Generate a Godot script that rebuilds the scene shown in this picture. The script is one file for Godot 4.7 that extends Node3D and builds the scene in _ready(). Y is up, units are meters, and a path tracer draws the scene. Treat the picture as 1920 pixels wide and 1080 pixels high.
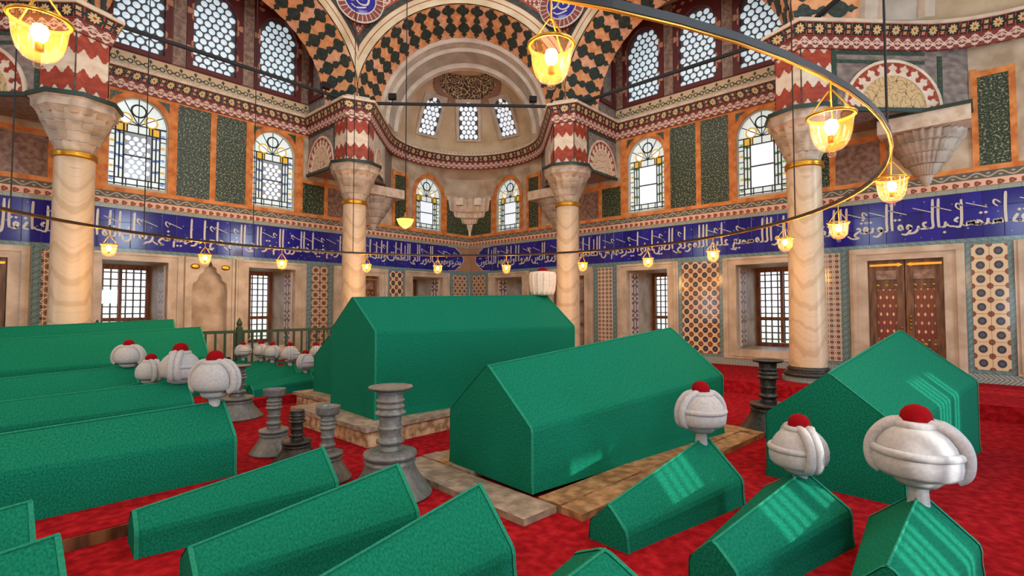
extends Node3D
# Domed Ottoman tomb hall. Room frame: origin at the centre of the floor, y up, walls square to x and z.
const A := 9.363          # half side of the square hall
const W45 := 0.70710678
const EYE := 1.75
var M := {}
var rng := RandomNumberGenerator.new()
var used := {}

class MB:
	var v := PackedVector3Array()
	var n := PackedVector3Array()
	var t := PackedVector2Array()
	func tri(a: Vector3, b: Vector3, c: Vector3, na: Vector3, nb: Vector3, nc: Vector3, ta := Vector2.ZERO, tb := Vector2.ZERO, tc := Vector2.ZERO) -> void:
		if (c - a).cross(b - a).dot(na + nb + nc) >= 0.0:
			v.append(a); v.append(b); v.append(c); n.append(na); n.append(nb); n.append(nc); t.append(ta); t.append(tb); t.append(tc)
		else:
			v.append(a); v.append(c); v.append(b); n.append(na); n.append(nc); n.append(nb); t.append(ta); t.append(tc); t.append(tb)
	func quad(a: Vector3, b: Vector3, c: Vector3, d: Vector3, nn: Vector3, ta := Vector2(0, 1), tb := Vector2(1, 1), tc := Vector2(1, 0), td := Vector2(0, 0)) -> void:
		tri(a, b, c, nn, nn, nn, ta, tb, tc)
		tri(a, c, d, nn, nn, nn, ta, tc, td)
	# quad with uv in metres, normal turned towards hint
	func face(a: Vector3, b: Vector3, c: Vector3, d: Vector3, hint: Vector3) -> void:
		var nn := (b - a).cross(d - a)
		if nn.length() < 1e-9:
			nn = (c - b).cross(d - b)
		nn = nn.normalized()
		if nn.dot(hint) < 0.0:
			nn = -nn
		var w := (b - a).length()
		var h := (d - a).length()
		quad(a, b, c, d, nn, Vector2(0, h), Vector2(w, h), Vector2(w, 0), Vector2(0, 0))
	func box(c: Vector3, s: Vector3, bs := Basis()) -> void:
		var h := s * 0.5
		for ax in 3:
			for sg in [-1.0, 1.0]:
				var nn := Vector3.ZERO; nn[ax] = sg
				var u := Vector3.ZERO; u[(ax + 1) % 3] = h[(ax + 1) % 3]
				var w := Vector3.ZERO; w[(ax + 2) % 3] = h[(ax + 2) % 3]
				var o := nn * h[ax]
				var hx: Vector3 = u if ax != 0 else w
				var hy: Vector3 = w if ax != 0 else u
				if ax == 1:
					hx = w; hy = u
				var lx := hx.length() * 2.0
				var ly := hy.length() * 2.0
				quad(c + bs * (o - hx - hy), c + bs * (o + hx - hy), c + bs * (o + hx + hy), c + bs * (o - hx + hy), (bs * nn).normalized(), Vector2(0, ly), Vector2(lx, ly), Vector2(lx, 0), Vector2(0, 0))
	# box with the edges of its +z face chamfered
	func slab(c: Vector3, s: Vector3, bev: float) -> void:
		var x := s.x * 0.5; var y := s.y * 0.5; var z := s.z * 0.5
		var o := [Vector3(-x, -y, z - bev), Vector3(x, -y, z - bev), Vector3(x, y, z - bev), Vector3(-x, y, z - bev)]
		var i := [Vector3(-x + bev, -y + bev, z), Vector3(x - bev, -y + bev, z), Vector3(x - bev, y - bev, z), Vector3(-x + bev, y - bev, z)]
		var b := [Vector3(-x, -y, -z), Vector3(x, -y, -z), Vector3(x, y, -z), Vector3(-x, y, -z)]
		var uvf := func(p: Vector3) -> Vector2: return Vector2(p.x / s.x + 0.5, 0.5 - p.y / s.y)
		quad(c + i[0], c + i[1], c + i[2], c + i[3], Vector3.BACK, uvf.call(i[0]), uvf.call(i[1]), uvf.call(i[2]), uvf.call(i[3]))
		for k in 4:
			var l := (k + 1) % 4
			var nn: Vector3 = [Vector3(0, -1, 1), Vector3(1, 0, 1), Vector3(0, 1, 1), Vector3(-1, 0, 1)][k]
			quad(c + o[k], c + o[l], c + i[l], c + i[k], nn.normalized(), uvf.call(o[k]), uvf.call(o[l]), uvf.call(i[l]), uvf.call(i[k]))
			nn.z = 0
			quad(c + b[k], c + b[l], c + o[l], c + o[k], nn, uvf.call(b[k]), uvf.call(b[l]), uvf.call(o[l]), uvf.call(o[k]))
	# polygon in xy, extruded from z0 to z1 (front at z1)
	func prism(p: PackedVector2Array, z0: float, z1: float, us := 1.0, xf := Transform3D()) -> void:
		var idx := Geometry2D.triangulate_polygon(p)
		var nf := (xf.basis * Vector3.BACK).normalized()
		for k in range(0, idx.size(), 3):
			var q := [p[idx[k]], p[idx[k + 1]], p[idx[k + 2]]]
			tri(xf * Vector3(q[0].x, q[0].y, z1), xf * Vector3(q[1].x, q[1].y, z1), xf * Vector3(q[2].x, q[2].y, z1), nf, nf, nf, Vector2(q[0].x, -q[0].y) * us, Vector2(q[1].x, -q[1].y) * us, Vector2(q[2].x, -q[2].y) * us)
		var cw := Geometry2D.is_polygon_clockwise(p)
		for k in p.size():
			var a := p[k]
			var b := p[(k + 1) % p.size()]
			var d := b - a
			if d.length() < 1e-6:
				continue
			var nn := Vector3(d.y, -d.x, 0).normalized()
			if not cw:
				nn = nn
			else:
				nn = -nn
			quad(xf * Vector3(a.x, a.y, z0), xf * Vector3(b.x, b.y, z0), xf * Vector3(b.x, b.y, z1), xf * Vector3(a.x, a.y, z1), (xf.basis * nn).normalized(), Vector2(0, z1 - z0) * us, Vector2(d.length(), z1 - z0) * us, Vector2(d.length(), 0) * us, Vector2.ZERO)
	# profile of Vector2(radius, height) turned round y
	func lathe(p: Array, segs := 24, xf := Transform3D(), lobes := 0, depth := 0.0, us := Vector2(1, 1), arc := TAU) -> void:
		var m := p.size()
		var nr: Array[Vector2] = []
		for k in m:
			var d: Vector2 = p[mini(k + 1, m - 1)] - p[maxi(k - 1, 0)]
			nr.append(Vector2(d.y, -d.x).normalized())
		var flip := 1.0
		for k in m - 1:
			for j in segs:
				var a0 := arc * j / segs
				var a1 := arc * (j + 1) / segs
				var f0 := 1.0; var f1 := 1.0
				if lobes > 0:
					f0 = 1.0 - depth * absf(sin(a0 * lobes * 0.5)); f1 = 1.0 - depth * absf(sin(a1 * lobes * 0.5))
				var c0 := Vector3(cos(a0), 0, sin(a0)); var c1 := Vector3(cos(a1), 0, sin(a1))
				var q0: Vector2 = p[k]; var q1: Vector2 = p[k + 1]
				var a := xf * (c0 * q0.x * f0 + Vector3.UP * q0.y); var b := xf * (c1 * q0.x * f1 + Vector3.UP * q0.y)
				var c := xf * (c1 * q1.x * f1 + Vector3.UP * q1.y); var d := xf * (c0 * q1.x * f0 + Vector3.UP * q1.y)
				var na := xf.basis * (c0 * nr[k].x + Vector3.UP * nr[k].y) * flip; var nb := xf.basis * (c1 * nr[k].x + Vector3.UP * nr[k].y) * flip
				var nc := xf.basis * (c1 * nr[k + 1].x + Vector3.UP * nr[k + 1].y) * flip; var nd := xf.basis * (c0 * nr[k + 1].x + Vector3.UP * nr[k + 1].y) * flip
				var u0 := float(j) / segs * us.x; var u1 := float(j + 1) / segs * us.x
				if q0.x > 1e-5:
					tri(a, b, c, na.normalized(), nb.normalized(), nc.normalized(), Vector2(u0, -q0.y * us.y), Vector2(u1, -q0.y * us.y), Vector2(u1, -q1.y * us.y))
				if q1.x > 1e-5:
					tri(a, c, d, na.normalized(), nc.normalized(), nd.normalized(), Vector2(u0, -q0.y * us.y), Vector2(u1, -q1.y * us.y), Vector2(u0, -q1.y * us.y))
	func tube(path: Array, r: float, segs := 8, closed := false, flat := 1.0) -> void:
		var m := path.size()
		var rings := []
		var last_up := Vector3.UP
		for k in m:
			var a: Vector3 = path[(k - 1 + m) % m] if closed else path[maxi(k - 1, 0)]
			var b: Vector3 = path[(k + 1) % m] if closed else path[mini(k + 1, m - 1)]
			var d := (b - a).normalized()
			if k == 0 and absf(d.y) > 0.9:
				last_up = Vector3.FORWARD
			var s := d.cross(last_up)
			if s.length() < 0.05:
				s = d.cross(Vector3.RIGHT if absf(d.x) < 0.9 else Vector3.FORWARD)
			s = s.normalized()
			var u := s.cross(d).normalized()
			last_up = u
			var ring := []
			for j in segs:
				var an := TAU * j / segs
				ring.append(s * cos(an) + u * sin(an) * flat)
			rings.append(ring)
		for k in (m if closed else m - 1):
			var l := (k + 1) % m
			for j in segs:
				var i := (j + 1) % segs
				var p0: Vector3 = path[k]; var p1: Vector3 = path[l]
				tri(p0 + rings[k][j] * r, p0 + rings[k][i] * r, p1 + rings[l][i] * r, rings[k][j], rings[k][i], rings[l][i])
				tri(p0 + rings[k][j] * r, p1 + rings[l][i] * r, p1 + rings[l][j] * r, rings[k][j], rings[l][i], rings[l][j])
		if not closed:
			for e in [0, m - 1]:
				var o: Vector3 = path[e]
				var dn: Vector3 = (path[0] - path[1]).normalized() if e == 0 else (path[m - 1] - path[m - 2]).normalized()
				for j in segs:
					tri(o, o + rings[e][j] * r, o + rings[e][(j + 1) % segs] * r, dn, dn, dn)
	func mesh() -> ArrayMesh:
		var arr := []
		arr.resize(Mesh.ARRAY_MAX)
		arr[Mesh.ARRAY_VERTEX] = v; arr[Mesh.ARRAY_NORMAL] = n; arr[Mesh.ARRAY_TEX_UV] = t
		var m := ArrayMesh.new()
		m.add_surface_from_arrays(Mesh.PRIMITIVE_TRIANGLES, arr)
		return m

func put(parent: Node, called: String, mesh, m: Material, xf := Transform3D()) -> MeshInstance3D:
	var o := MeshInstance3D.new()
	o.name = called
	o.mesh = mesh.mesh() if mesh is MB else mesh
	o.material_override = m
	o.transform = xf
	parent.add_child(o, true)
	return o

func numbered(called: String) -> String:
	var k: int = used.get(called, 0)
	used[called] = k + 1
	return called if k == 0 else "%s_%03d" % [called, k]

func thing(called: String, label: String, category: String, xf := Transform3D(), group := "") -> Node3D:
	var o := Node3D.new()
	o.name = numbered(called)
	add_child(o)
	o.transform = xf
	o.set_meta("label", label)
	o.set_meta("category", category)
	if group:
		o.set_meta("group", group)
	return o

func setting(called: String, xf := Transform3D(), label := "", category := "") -> Node3D:
	var o := Node3D.new()
	o.name = called
	add_child(o)
	o.transform = xf
	o.set_meta("kind", "structure")
	if label:
		o.set_meta("label", label)
		o.set_meta("category", category)
	return o

func group_node(parent: Node, called: String, xf := Transform3D()) -> Node3D:
	var o := Node3D.new()
	o.name = called
	o.transform = xf
	parent.add_child(o, true)
	return o

func roty(deg: float) -> Transform3D:
	return Transform3D(Basis(Vector3.UP, deg_to_rad(deg)), Vector3.ZERO)

func boxm(c: Vector3, s: Vector3) -> MB:
	var b := MB.new(); b.box(c, s); return b

# ---------- textures and materials ----------
func picture(w: int, h: int, fn: Callable) -> ImageTexture:
	var im := Image.create_empty(w, h, false, Image.FORMAT_RGB8)
	for y in h:
		for x in w:
			im.set_pixel(x, y, fn.call((x + 0.5) / w, (y + 0.5) / h))
	return ImageTexture.create_from_image(im)

func noise_tex(size: int, freq: float, cols: Array, at: Array, octaves := 4, seed_ := 1, kind := FastNoiseLite.TYPE_SIMPLEX_SMOOTH, warp := 0.0) -> NoiseTexture2D:
	var f := FastNoiseLite.new()
	f.seed = seed_; f.noise_type = kind; f.frequency = freq; f.fractal_octaves = octaves
	if warp > 0.0:
		f.domain_warp_enabled = true; f.domain_warp_amplitude = warp; f.domain_warp_frequency = freq * 0.7
	var g := Gradient.new()
	g.colors = PackedColorArray(cols); g.offsets = PackedFloat32Array(at)
	var t := NoiseTexture2D.new()
	t.width = size; t.height = size; t.seamless = true; t.noise = f; t.color_ramp = g
	return t

func mat(called: String, c: Color, rough := 0.6, tex: Texture2D = null, scale := Vector3.ONE, tri := false, metal := 0.0) -> StandardMaterial3D:
	var m := StandardMaterial3D.new()
	m.resource_name = called
	m.albedo_color = c; m.roughness = rough; m.metallic = metal
	if tex:
		m.albedo_texture = tex
		m.uv1_scale = scale
		if tri:
			m.uv1_triplanar = true; m.uv1_world_triplanar = true
	M[called] = m
	return m

func glow(called: String, c: Color, e: float) -> StandardMaterial3D:
	var m := mat(called, c, 0.15)
	m.emission_enabled = true; m.emission = c; m.emission_energy_multiplier = e
	return m

func C(r: int, g: int, b: int) -> Color:
	return Color8(r, g, b)

func petals(u: float, v: float, k: int, r0: float, r1: float) -> bool:
	var r := Vector2(u, v).length()
	return r < r0 + (r1 - r0) * absf(cos(atan2(v, u) * k * 0.5))

func materials() -> void:
	var white := Color.WHITE
	var felt := noise_tex(512, 0.09, [C(13, 92, 72), C(19, 110, 87), C(27, 126, 101)], [0.2, 0.5, 0.8], 5, 3)
	var f := mat("green_felt", white, 0.95, felt, Vector3(1.1, 1.1, 1.1), true)
	f.metallic_specular = 0.15
	var nt := noise_tex(256, 0.25, [Color.BLACK, white], [0.0, 1.0], 3, 9)
	f.heightmap_enabled = true; f.heightmap_texture = nt; f.heightmap_scale = 0.12
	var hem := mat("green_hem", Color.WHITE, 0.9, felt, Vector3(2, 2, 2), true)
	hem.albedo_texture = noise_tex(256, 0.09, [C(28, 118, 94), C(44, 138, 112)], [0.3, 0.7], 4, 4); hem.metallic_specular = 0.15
	var carpet := mat("red_carpet", white, 1.0, noise_tex(512, 0.03, [C(124, 16, 24), C(146, 22, 30), C(168, 34, 40)], [0.15, 0.5, 0.85], 6, 5), Vector3(0.5, 0.5, 0.5), true)
	carpet.metallic_specular = 0.15
	carpet.heightmap_enabled = true; carpet.heightmap_texture = nt; carpet.heightmap_scale = 0.25
	mat("wall_marble", white, 0.45, noise_tex(512, 0.008, [C(166, 146, 120), C(190, 172, 146), C(206, 190, 166)], [0.2, 0.55, 0.85], 5, 11, FastNoiseLite.TYPE_SIMPLEX_SMOOTH, 30.0), Vector3(0.4, 0.4, 0.4), true)
	mat("frame_marble", white, 0.35, noise_tex(512, 0.006, [C(174, 158, 136), C(196, 181, 159), C(208, 195, 174)], [0.25, 0.6, 0.9], 4, 12, FastNoiseLite.TYPE_SIMPLEX_SMOOTH, 40.0), Vector3(0.5, 0.5, 0.5), true)
	mat("grey_marble", white, 0.4, noise_tex(256, 0.03, [C(108, 98, 94), C(136, 124, 118), C(160, 148, 140)], [0.2, 0.55, 0.85], 5, 13), Vector3(0.8, 0.8, 0.8), true)
	mat("brown_marble", white, 0.4, noise_tex(256, 0.03, [C(112, 84, 72), C(140, 112, 96), C(160, 134, 116)], [0.2, 0.55, 0.85], 5, 14), Vector3(0.8, 0.8, 0.8), true)
	mat("capital_marble", white, 0.5, noise_tex(256, 0.015, [C(150, 136, 120), C(196, 184, 168), C(216, 204, 188)], [0.15, 0.5, 0.85], 5, 15), Vector3(0.7, 0.7, 0.7), true)
	mat("plaster", white, 0.85, noise_tex(256, 0.012, [C(188, 166, 130), C(210, 192, 160), C(222, 208, 180)], [0.2, 0.55, 0.85], 5, 16), Vector3(0.35, 0.35, 0.35), true)
	mat("pale_plaster", white, 0.8, noise_tex(256, 0.014, [C(186, 176, 160), C(206, 196, 180), C(220, 212, 198)], [0.2, 0.55, 0.85], 4, 17), Vector3(0.5, 0.5, 0.5), true)
	mat("porphyry", white, 0.35, noise_tex(512, 0.06, [C(28, 40, 28), C(44, 60, 40), C(70, 84, 56), C(158, 162, 124)], [0.3, 0.5, 0.62, 0.78], 2, 18), Vector3(0.6, 0.6, 0.6), true)
	mat("green_stone", white, 0.35, noise_tex(256, 0.05, [C(36, 60, 50), C(58, 84, 70), C(96, 116, 98)], [0.3, 0.6, 0.9], 3, 19), Vector3(1.2, 1.2, 1.2), true)
	mat("dark_green", C(34, 58, 52), 0.5)
	mat("orange_paint", white, 0.7, noise_tex(256, 0.02, [C(190, 108, 48), C(214, 132, 64), C(226, 152, 84)], [0.2, 0.5, 0.85], 5, 20), Vector3(0.6, 0.6, 0.6), true)
	mat("peach", white, 0.75, noise_tex(256, 0.02, [C(222, 148, 92), C(238, 170, 116), C(244, 184, 134)], [0.2, 0.5, 0.85], 4, 21), Vector3(0.8, 0.8, 0.8), true)
	mat("peach_pale", white, 0.75, noise_tex(256, 0.02, [C(228, 164, 124), C(242, 184, 146), C(246, 198, 164)], [0.2, 0.5, 0.85], 4, 22), Vector3(0.8, 0.8, 0.8), true)
	mat("arch_dark", white, 0.6, noise_tex(256, 0.03, [C(30, 44, 40), C(48, 62, 56), C(70, 82, 72)], [0.2, 0.55, 0.9], 4, 23), Vector3(1, 1, 1), true)
	mat("red_stone", white, 0.6, noise_tex(256, 0.03, [C(138, 46, 28), C(164, 64, 40), C(182, 84, 56)], [0.2, 0.55, 0.9], 4, 24), Vector3(0.8, 0.8, 0.8), true)
	mat("white_stone", white, 0.5, noise_tex(256, 0.02, [C(206, 186, 160), C(222, 206, 184), C(234, 222, 204)], [0.2, 0.55, 0.9], 4, 25), Vector3(0.7, 0.7, 0.7), true)
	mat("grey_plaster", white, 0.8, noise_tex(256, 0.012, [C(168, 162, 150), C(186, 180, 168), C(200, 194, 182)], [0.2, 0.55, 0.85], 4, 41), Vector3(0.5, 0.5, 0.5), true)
	mat("medallion_rim", C(158, 122, 104), 0.7)
	mat("dark_red", C(98, 34, 28), 0.6)
	mat("gold", C(214, 166, 60), 0.3, null, Vector3.ONE, false, 0.9)
	mat("iron", C(30, 30, 34), 0.5, null, Vector3.ONE, false, 0.4)
	mat("brass", C(196, 150, 66), 0.32, null, Vector3.ONE, false, 0.9)
	mat("pewter", white, 0.42, noise_tex(256, 0.04, [C(92, 96, 98), C(110, 114, 114), C(132, 132, 128)], [0.2, 0.55, 0.9], 4, 26), Vector3(1.5, 1.5, 1.5), true, 0.2)
	mat("black_bronze", white, 0.4, noise_tex(256, 0.04, [C(34, 34, 36), C(52, 52, 52), C(78, 74, 68)], [0.2, 0.55, 0.9], 5, 27), Vector3(2, 2, 2), true, 0.35)
	mat("rail_green", C(28, 66, 46), 0.5)
	mat("lead", C(46, 48, 50), 0.6)
	mat("screen_plaster", C(92, 88, 90), 0.8)
	var cloth := mat("turban_white", white, 0.9, noise_tex(256, 0.05, [C(156, 160, 165), C(167, 171, 176), C(178, 182, 186)], [0.2, 0.5, 0.9], 4, 28), Vector3(2, 2, 2), true)
	cloth.metallic_specular = 0.25
	mat("turban_cream", white, 0.9, noise_tex(256, 0.05, [C(222, 196, 172), C(236, 216, 196), C(244, 228, 212)], [0.2, 0.5, 0.9], 4, 29), Vector3(2, 2, 2), true)
	var vel := mat("red_velvet", C(128, 12, 20), 1.0)
	vel.metallic_specular = 0.2
	vel.heightmap_enabled = true; vel.heightmap_texture = nt; vel.heightmap_scale = 0.2
	vel.uv1_triplanar = true; vel.uv1_scale = Vector3(4, 4, 4)
	mat("wood", white, 0.5, noise_tex(256, 0.02, [C(92, 46, 20), C(126, 68, 32), C(148, 88, 46)], [0.2, 0.5, 0.85], 5, 30), Vector3(1.6, 0.3, 1.6), true)
	mat("dark_wood", white, 0.45, noise_tex(256, 0.02, [C(78, 48, 30), C(108, 72, 46), C(130, 90, 58)], [0.2, 0.5, 0.85], 5, 31), Vector3(1.6, 0.3, 1.6), true)
	mat("plinth_stone", white, 0.8, noise_tex(512, 0.02, [C(140, 112, 80), C(184, 156, 120), C(212, 188, 152)], [0.25, 0.5, 0.8], 6, 32), Vector3(0.6, 0.6, 0.6), true)
	mat("slab_stone", white, 0.7, noise_tex(512, 0.02, [C(122, 110, 96), C(146, 132, 116), C(168, 154, 136)], [0.25, 0.5, 0.8], 6, 33), Vector3(0.5, 0.5, 0.5), true)
	mat("slab_wood", white, 0.65, noise_tex(512, 0.02, [C(120, 88, 56), C(152, 116, 78), C(176, 142, 102)], [0.25, 0.5, 0.8], 6, 34), Vector3(0.5, 0.5, 0.5), true)
	# column shafts: thin curved veins hanging like swags, as cut in the banded marble of the photograph
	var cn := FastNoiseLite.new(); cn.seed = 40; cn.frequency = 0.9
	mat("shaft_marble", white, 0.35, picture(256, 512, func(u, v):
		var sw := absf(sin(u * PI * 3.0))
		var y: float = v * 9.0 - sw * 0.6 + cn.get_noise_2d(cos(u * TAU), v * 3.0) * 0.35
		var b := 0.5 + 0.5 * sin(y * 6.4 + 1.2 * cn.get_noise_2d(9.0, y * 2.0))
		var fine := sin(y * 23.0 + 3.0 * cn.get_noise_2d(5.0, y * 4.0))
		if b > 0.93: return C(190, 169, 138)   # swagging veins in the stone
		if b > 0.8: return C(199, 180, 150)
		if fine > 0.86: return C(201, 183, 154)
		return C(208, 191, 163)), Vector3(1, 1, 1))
	# painted friezes
	mat("frieze_rumi", white, 0.6, picture(128, 96, func(u, v):
		var x: float = u * 2.0 - 1.0
		var y: float = v * 2.0 - 1.0
		if absf(y) > 0.93: return C(120, 44, 36)
		var wv := absf(y - 0.6 * sin(u * TAU)) < 0.1 or absf(y + 0.6 * sin(u * TAU)) < 0.1 or absf(y - 0.3 * cos(u * TAU * 2.0)) < 0.08
		if wv or petals(x, y * 0.8, 6, 0.1, 0.3) or petals(absf(x) - 1.0, y * 0.8, 6, 0.1, 0.26): return C(224, 198, 178)
		if petals(absf(x) - 0.5, absf(y) - 0.7, 4, 0.1, 0.26) or petals(absf(x) - 0.5, y, 4, 0.08, 0.24): return C(214, 190, 176)
		return C(126, 58, 52)), Vector3(1, 1, 1))
	mat("frieze_flower", white, 0.6, picture(160, 96, func(u, v):
		var y: float = (v * 2.0 - 1.0) * 0.6
		var x: float = u * 2.0 - 1.0
		if absf(v - 0.5) > 0.46: return C(150, 56, 40)
		if Vector2(x, y).length() < 0.12: return C(168, 70, 36)
		if petals(x, y, 9, 0.26, 0.46): return C(214, 186, 130)
		if petals(absf(x) - 1.0, y - 0.24, 5, 0.1, 0.24): return C(206, 132, 100)
		if petals(absf(x) - 1.0, y + 0.24, 5, 0.1, 0.24): return C(206, 176, 120)
		if absf(absf(x) - 0.62) < 0.06 and absf(y) > 0.15: return C(160, 62, 44)
		return C(26, 30, 28)), Vector3(1, 1, 1))
	mat("frieze_dots", white, 0.7, picture(64, 64, func(u, v):
		var x: float = u * 2.0 - 1.0
		var y: float = v * 2.0 - 1.0
		if petals(x, y, 4, 0.22, 0.44): return C(120, 84, 60)
		return C(214, 192, 162)), Vector3(1, 1, 1))
	mat("frieze_crest", white, 0.7, picture(128, 128, func(u, v):
		var x: float = u * 2.0 - 1.0
		var y: float = 1.0 - v
		if y > 0.93: return C(120, 70, 56)
		if absf(x) < 0.05 and y > 0.3 and y < 0.85: return C(44, 62, 48)
		if petals(x, (y - 0.68) * 2.2, 6, 0.1, 0.3): return C(44, 62, 48)
		if absf(Vector2(absf(x) - 0.48, (y - 0.32) * 2.0).length() - 0.3) < 0.08: return C(48, 66, 50)
		if petals(absf(x) - 1.0, (y - 0.3) * 2.0, 5, 0.08, 0.24): return C(70, 70, 48)
		if y < 0.1 and y > 0.05: return C(60, 70, 54)
		return C(212, 188, 154)), Vector3(1, 1, 1))
	mat("frieze_tooth", white, 0.6, picture(64, 64, func(u, v):
		var x: float = u * 2.0 - 1.0
		var y: float = 1.0 - v
		if petals(x * 0.9, (y - 0.35) * 1.6, 3, 0.45, 0.62): return C(136, 62, 50) if Vector2(x, (y - 0.35) * 1.6).length() > 0.2 else C(176, 110, 80)
		return C(226, 186, 158)), Vector3(1, 1, 1))
	mat("frieze_scroll", white, 0.6, picture(96, 64, func(u, v):
		var y: float = v * 2.0 - 1.0
		if absf(y - 0.55 * sin(u * TAU)) < 0.2 or petals((u - 0.25) * 3.0, y + 0.3, 5, 0.1, 0.3) or petals((u - 0.75) * 3.0, y - 0.3, 5, 0.1, 0.3): return C(176, 168, 146)
		return C(92, 88, 78)), Vector3(1, 1, 1))
	mat("tile_teal", white, 0.12, picture(96, 96, func(u, v):
		var x: float = u * 2.0 - 1.0
		var y: float = v * 2.0 - 1.0
		if absf(u - 0.5) > 0.485 or absf(v - 0.5) > 0.485: return C(150, 160, 152)
		if petals(x, y, 6, 0.2, 0.5) and not petals(x, y, 6, 0.1, 0.3): return C(150, 176, 172)
		if absf(y - 0.7 * sin(u * TAU)) < 0.12: return C(72, 98, 128)
		return C(104, 136, 138)), Vector3(1, 1, 1))
	mat("tile_pale", white, 0.2, picture(64, 64, func(u, v):
		if u > 0.97: return C(120, 128, 118)
		return C(158, 168, 150) if sin(u * 40.0 + sin(v * 12.0) * 3.0) > 0.0 else C(144, 156, 141)), Vector3(1, 1, 1))
	mat("tile_dado", white, 0.15, picture(96, 96, func(u, v):
		var a := fposmod(u * 4.0 + absf(v - 0.5) * 3.0, 1.0)
		return C(178, 178, 166) if a < 0.45 else C(112, 136, 136)), Vector3(1, 1, 1))
	var medal := func(x: float, y: float, s: float, c1: Color, c2: Color) -> Variant:
		var r := sqrt(x * x / (s * s) + y * y / (s * s * 1.25))
		if r < 1.0:
			if r > 0.86: return c2
			if petals(x / s, y / s, 6, 0.16, 0.5) and r > 0.2: return Color(c1.r * 0.65 + 0.31, c1.g * 0.65 + 0.28, c1.b * 0.65 + 0.23)
			return c1
		return null
	mat("tile_ogee", white, 0.1, picture(128, 128, func(u, v):
		var x: float = u * 2.0 - 1.0
		var y: float = v * 2.0 - 1.0
		var c = medal.call(x, y, 0.58, C(56, 58, 80), C(84, 64, 58))
		if c != null: return c
		c = medal.call(absf(x) - 1.0, absf(y) - 1.0, 0.52, C(136, 80, 58), C(84, 64, 58))
		if c != null: return c
		return C(222, 194, 154)), Vector3(1, 1, 1))
	mat("tile_round", white, 0.08, picture(128, 128, func(u, v):
		var x: float = u * 2.0 - 1.0
		var y: float = v * 2.0 - 1.0
		var c = medal.call(x, y, 0.52, C(62, 76, 92), C(92, 78, 66))
		if c != null: return c
		c = medal.call(absf(x) - 1.0, absf(y) - 1.0, 0.36, C(134, 84, 66), C(110, 72, 58))
		if c != null: return c
		return C(222, 200, 164)), Vector3(1, 1, 1))
	mat("tile_hex", white, 0.12, picture(128, 128, func(u, v):
		var best := 9.0
		var p := Vector2(u * 2.0, v * 2.0)
		for k in [Vector2(0.5, 0.5), Vector2(1.5, 0.5), Vector2(0.5, 1.5), Vector2(1.5, 1.5)]:
			best = minf(best, (p - k).length())
		if best < 0.1: return C(206, 150, 120)
		if best < 0.29: return C(80, 64, 66)
		if best < 0.42: return C(228, 212, 188)
		if best < 0.49: return C(110, 84, 76)
		return C(224, 202, 174)), Vector3(1, 1, 1))
	mat("tile_star", white, 0.12, picture(128, 128, func(u, v):
		var x: float = u * 2.0 - 1.0
		var y: float = v * 2.0 - 1.0
		if petals(x, y, 6, 0.22, 0.4): return C(112, 62, 50) if Vector2(x, y).length() < 0.2 else C(82, 80, 84)
		if petals(absf(x) - 1.0, absf(y) - 1.0, 6, 0.22, 0.4): return C(86, 84, 88)
		if absf(absf(x) + absf(y) - 1.0) < 0.09 or absf(absf(x) - 0.62) < 0.05 or absf(absf(y) - 0.62) < 0.05: return C(226, 204, 170)
		return C(142, 104, 82)), Vector3(1, 1, 1))
	for k in 3:
		mat("tile_blue_%d" % k, [C(34, 34, 138), C(38, 38, 148), C(30, 30, 126)][k], 0.12)
	mat("tile_umber", C(168, 128, 102), 0.2)
	mat("blossom", C(128, 140, 190), 0.2)
	mat("script_white", C(206, 204, 192), 0.2)
	mat("inlay", white, 0.35, picture(128, 128, func(u, v):
		var p := Vector2(fposmod(u * 3.0, 1.0) * 2.0 - 1.0, fposmod(v * 3.0, 1.0) * 2.0 - 1.0)
		if absf(p.x) * 1.0 + absf(p.y) * 1.6 < 0.42: return C(226, 188, 150)
		if (absf(absf(p.x) - 1.0)) + absf(absf(p.y) - 1.0) * 1.6 < 0.42: return C(214, 170, 130)
		if absf(absf(p.x) - absf(p.y)) < 0.08: return C(66, 24, 16)
		return C(118, 44, 24)), Vector3(1, 1, 1))
	mat("arabesque_panel", white, 0.4, picture(96, 192, func(u, v):
		var x: float = u * 2.0 - 1.0
		var y: float = fposmod(v * 4.0, 1.0) * 2.0 - 1.0
		if absf(x) > 0.78: return C(196, 176, 160)
		if petals(x, y, 6, 0.25, 0.75) and not petals(x, y, 6, 0.1, 0.35): return C(104, 56, 48)
		if absf(Vector2(absf(x) - 0.7, absf(y) - 0.9).length() - 0.4) < 0.12: return C(110, 66, 58)
		return C(222, 208, 194)), Vector3(1, 1, 1))
	var sc := FastNoiseLite.new(); sc.seed = 51; sc.frequency = 3.2; sc.fractal_type = FastNoiseLite.FRACTAL_NONE
	mat("scroll_panel", white, 0.7, picture(160, 160, func(u, v):
		var a := sc.get_noise_2d(u * 1.7, v * 2.0)
		var b := sc.get_noise_2d(u * 1.6 + 7.0, v + 3.0)
		if absf(a) < 0.055 or absf(b) < 0.03: return C(92, 70, 42)
		return C(208, 180, 130)), Vector3(1, 1, 1))
	mat("rose_scroll", white, 0.7, picture(128, 128, func(u, v):
		var a := sc.get_noise_2d(u * 1.2, v * 1.3)
		if absf(a) < 0.06: return C(146, 50, 40)
		return C(216, 192, 162)), Vector3(1, 1, 1))
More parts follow.
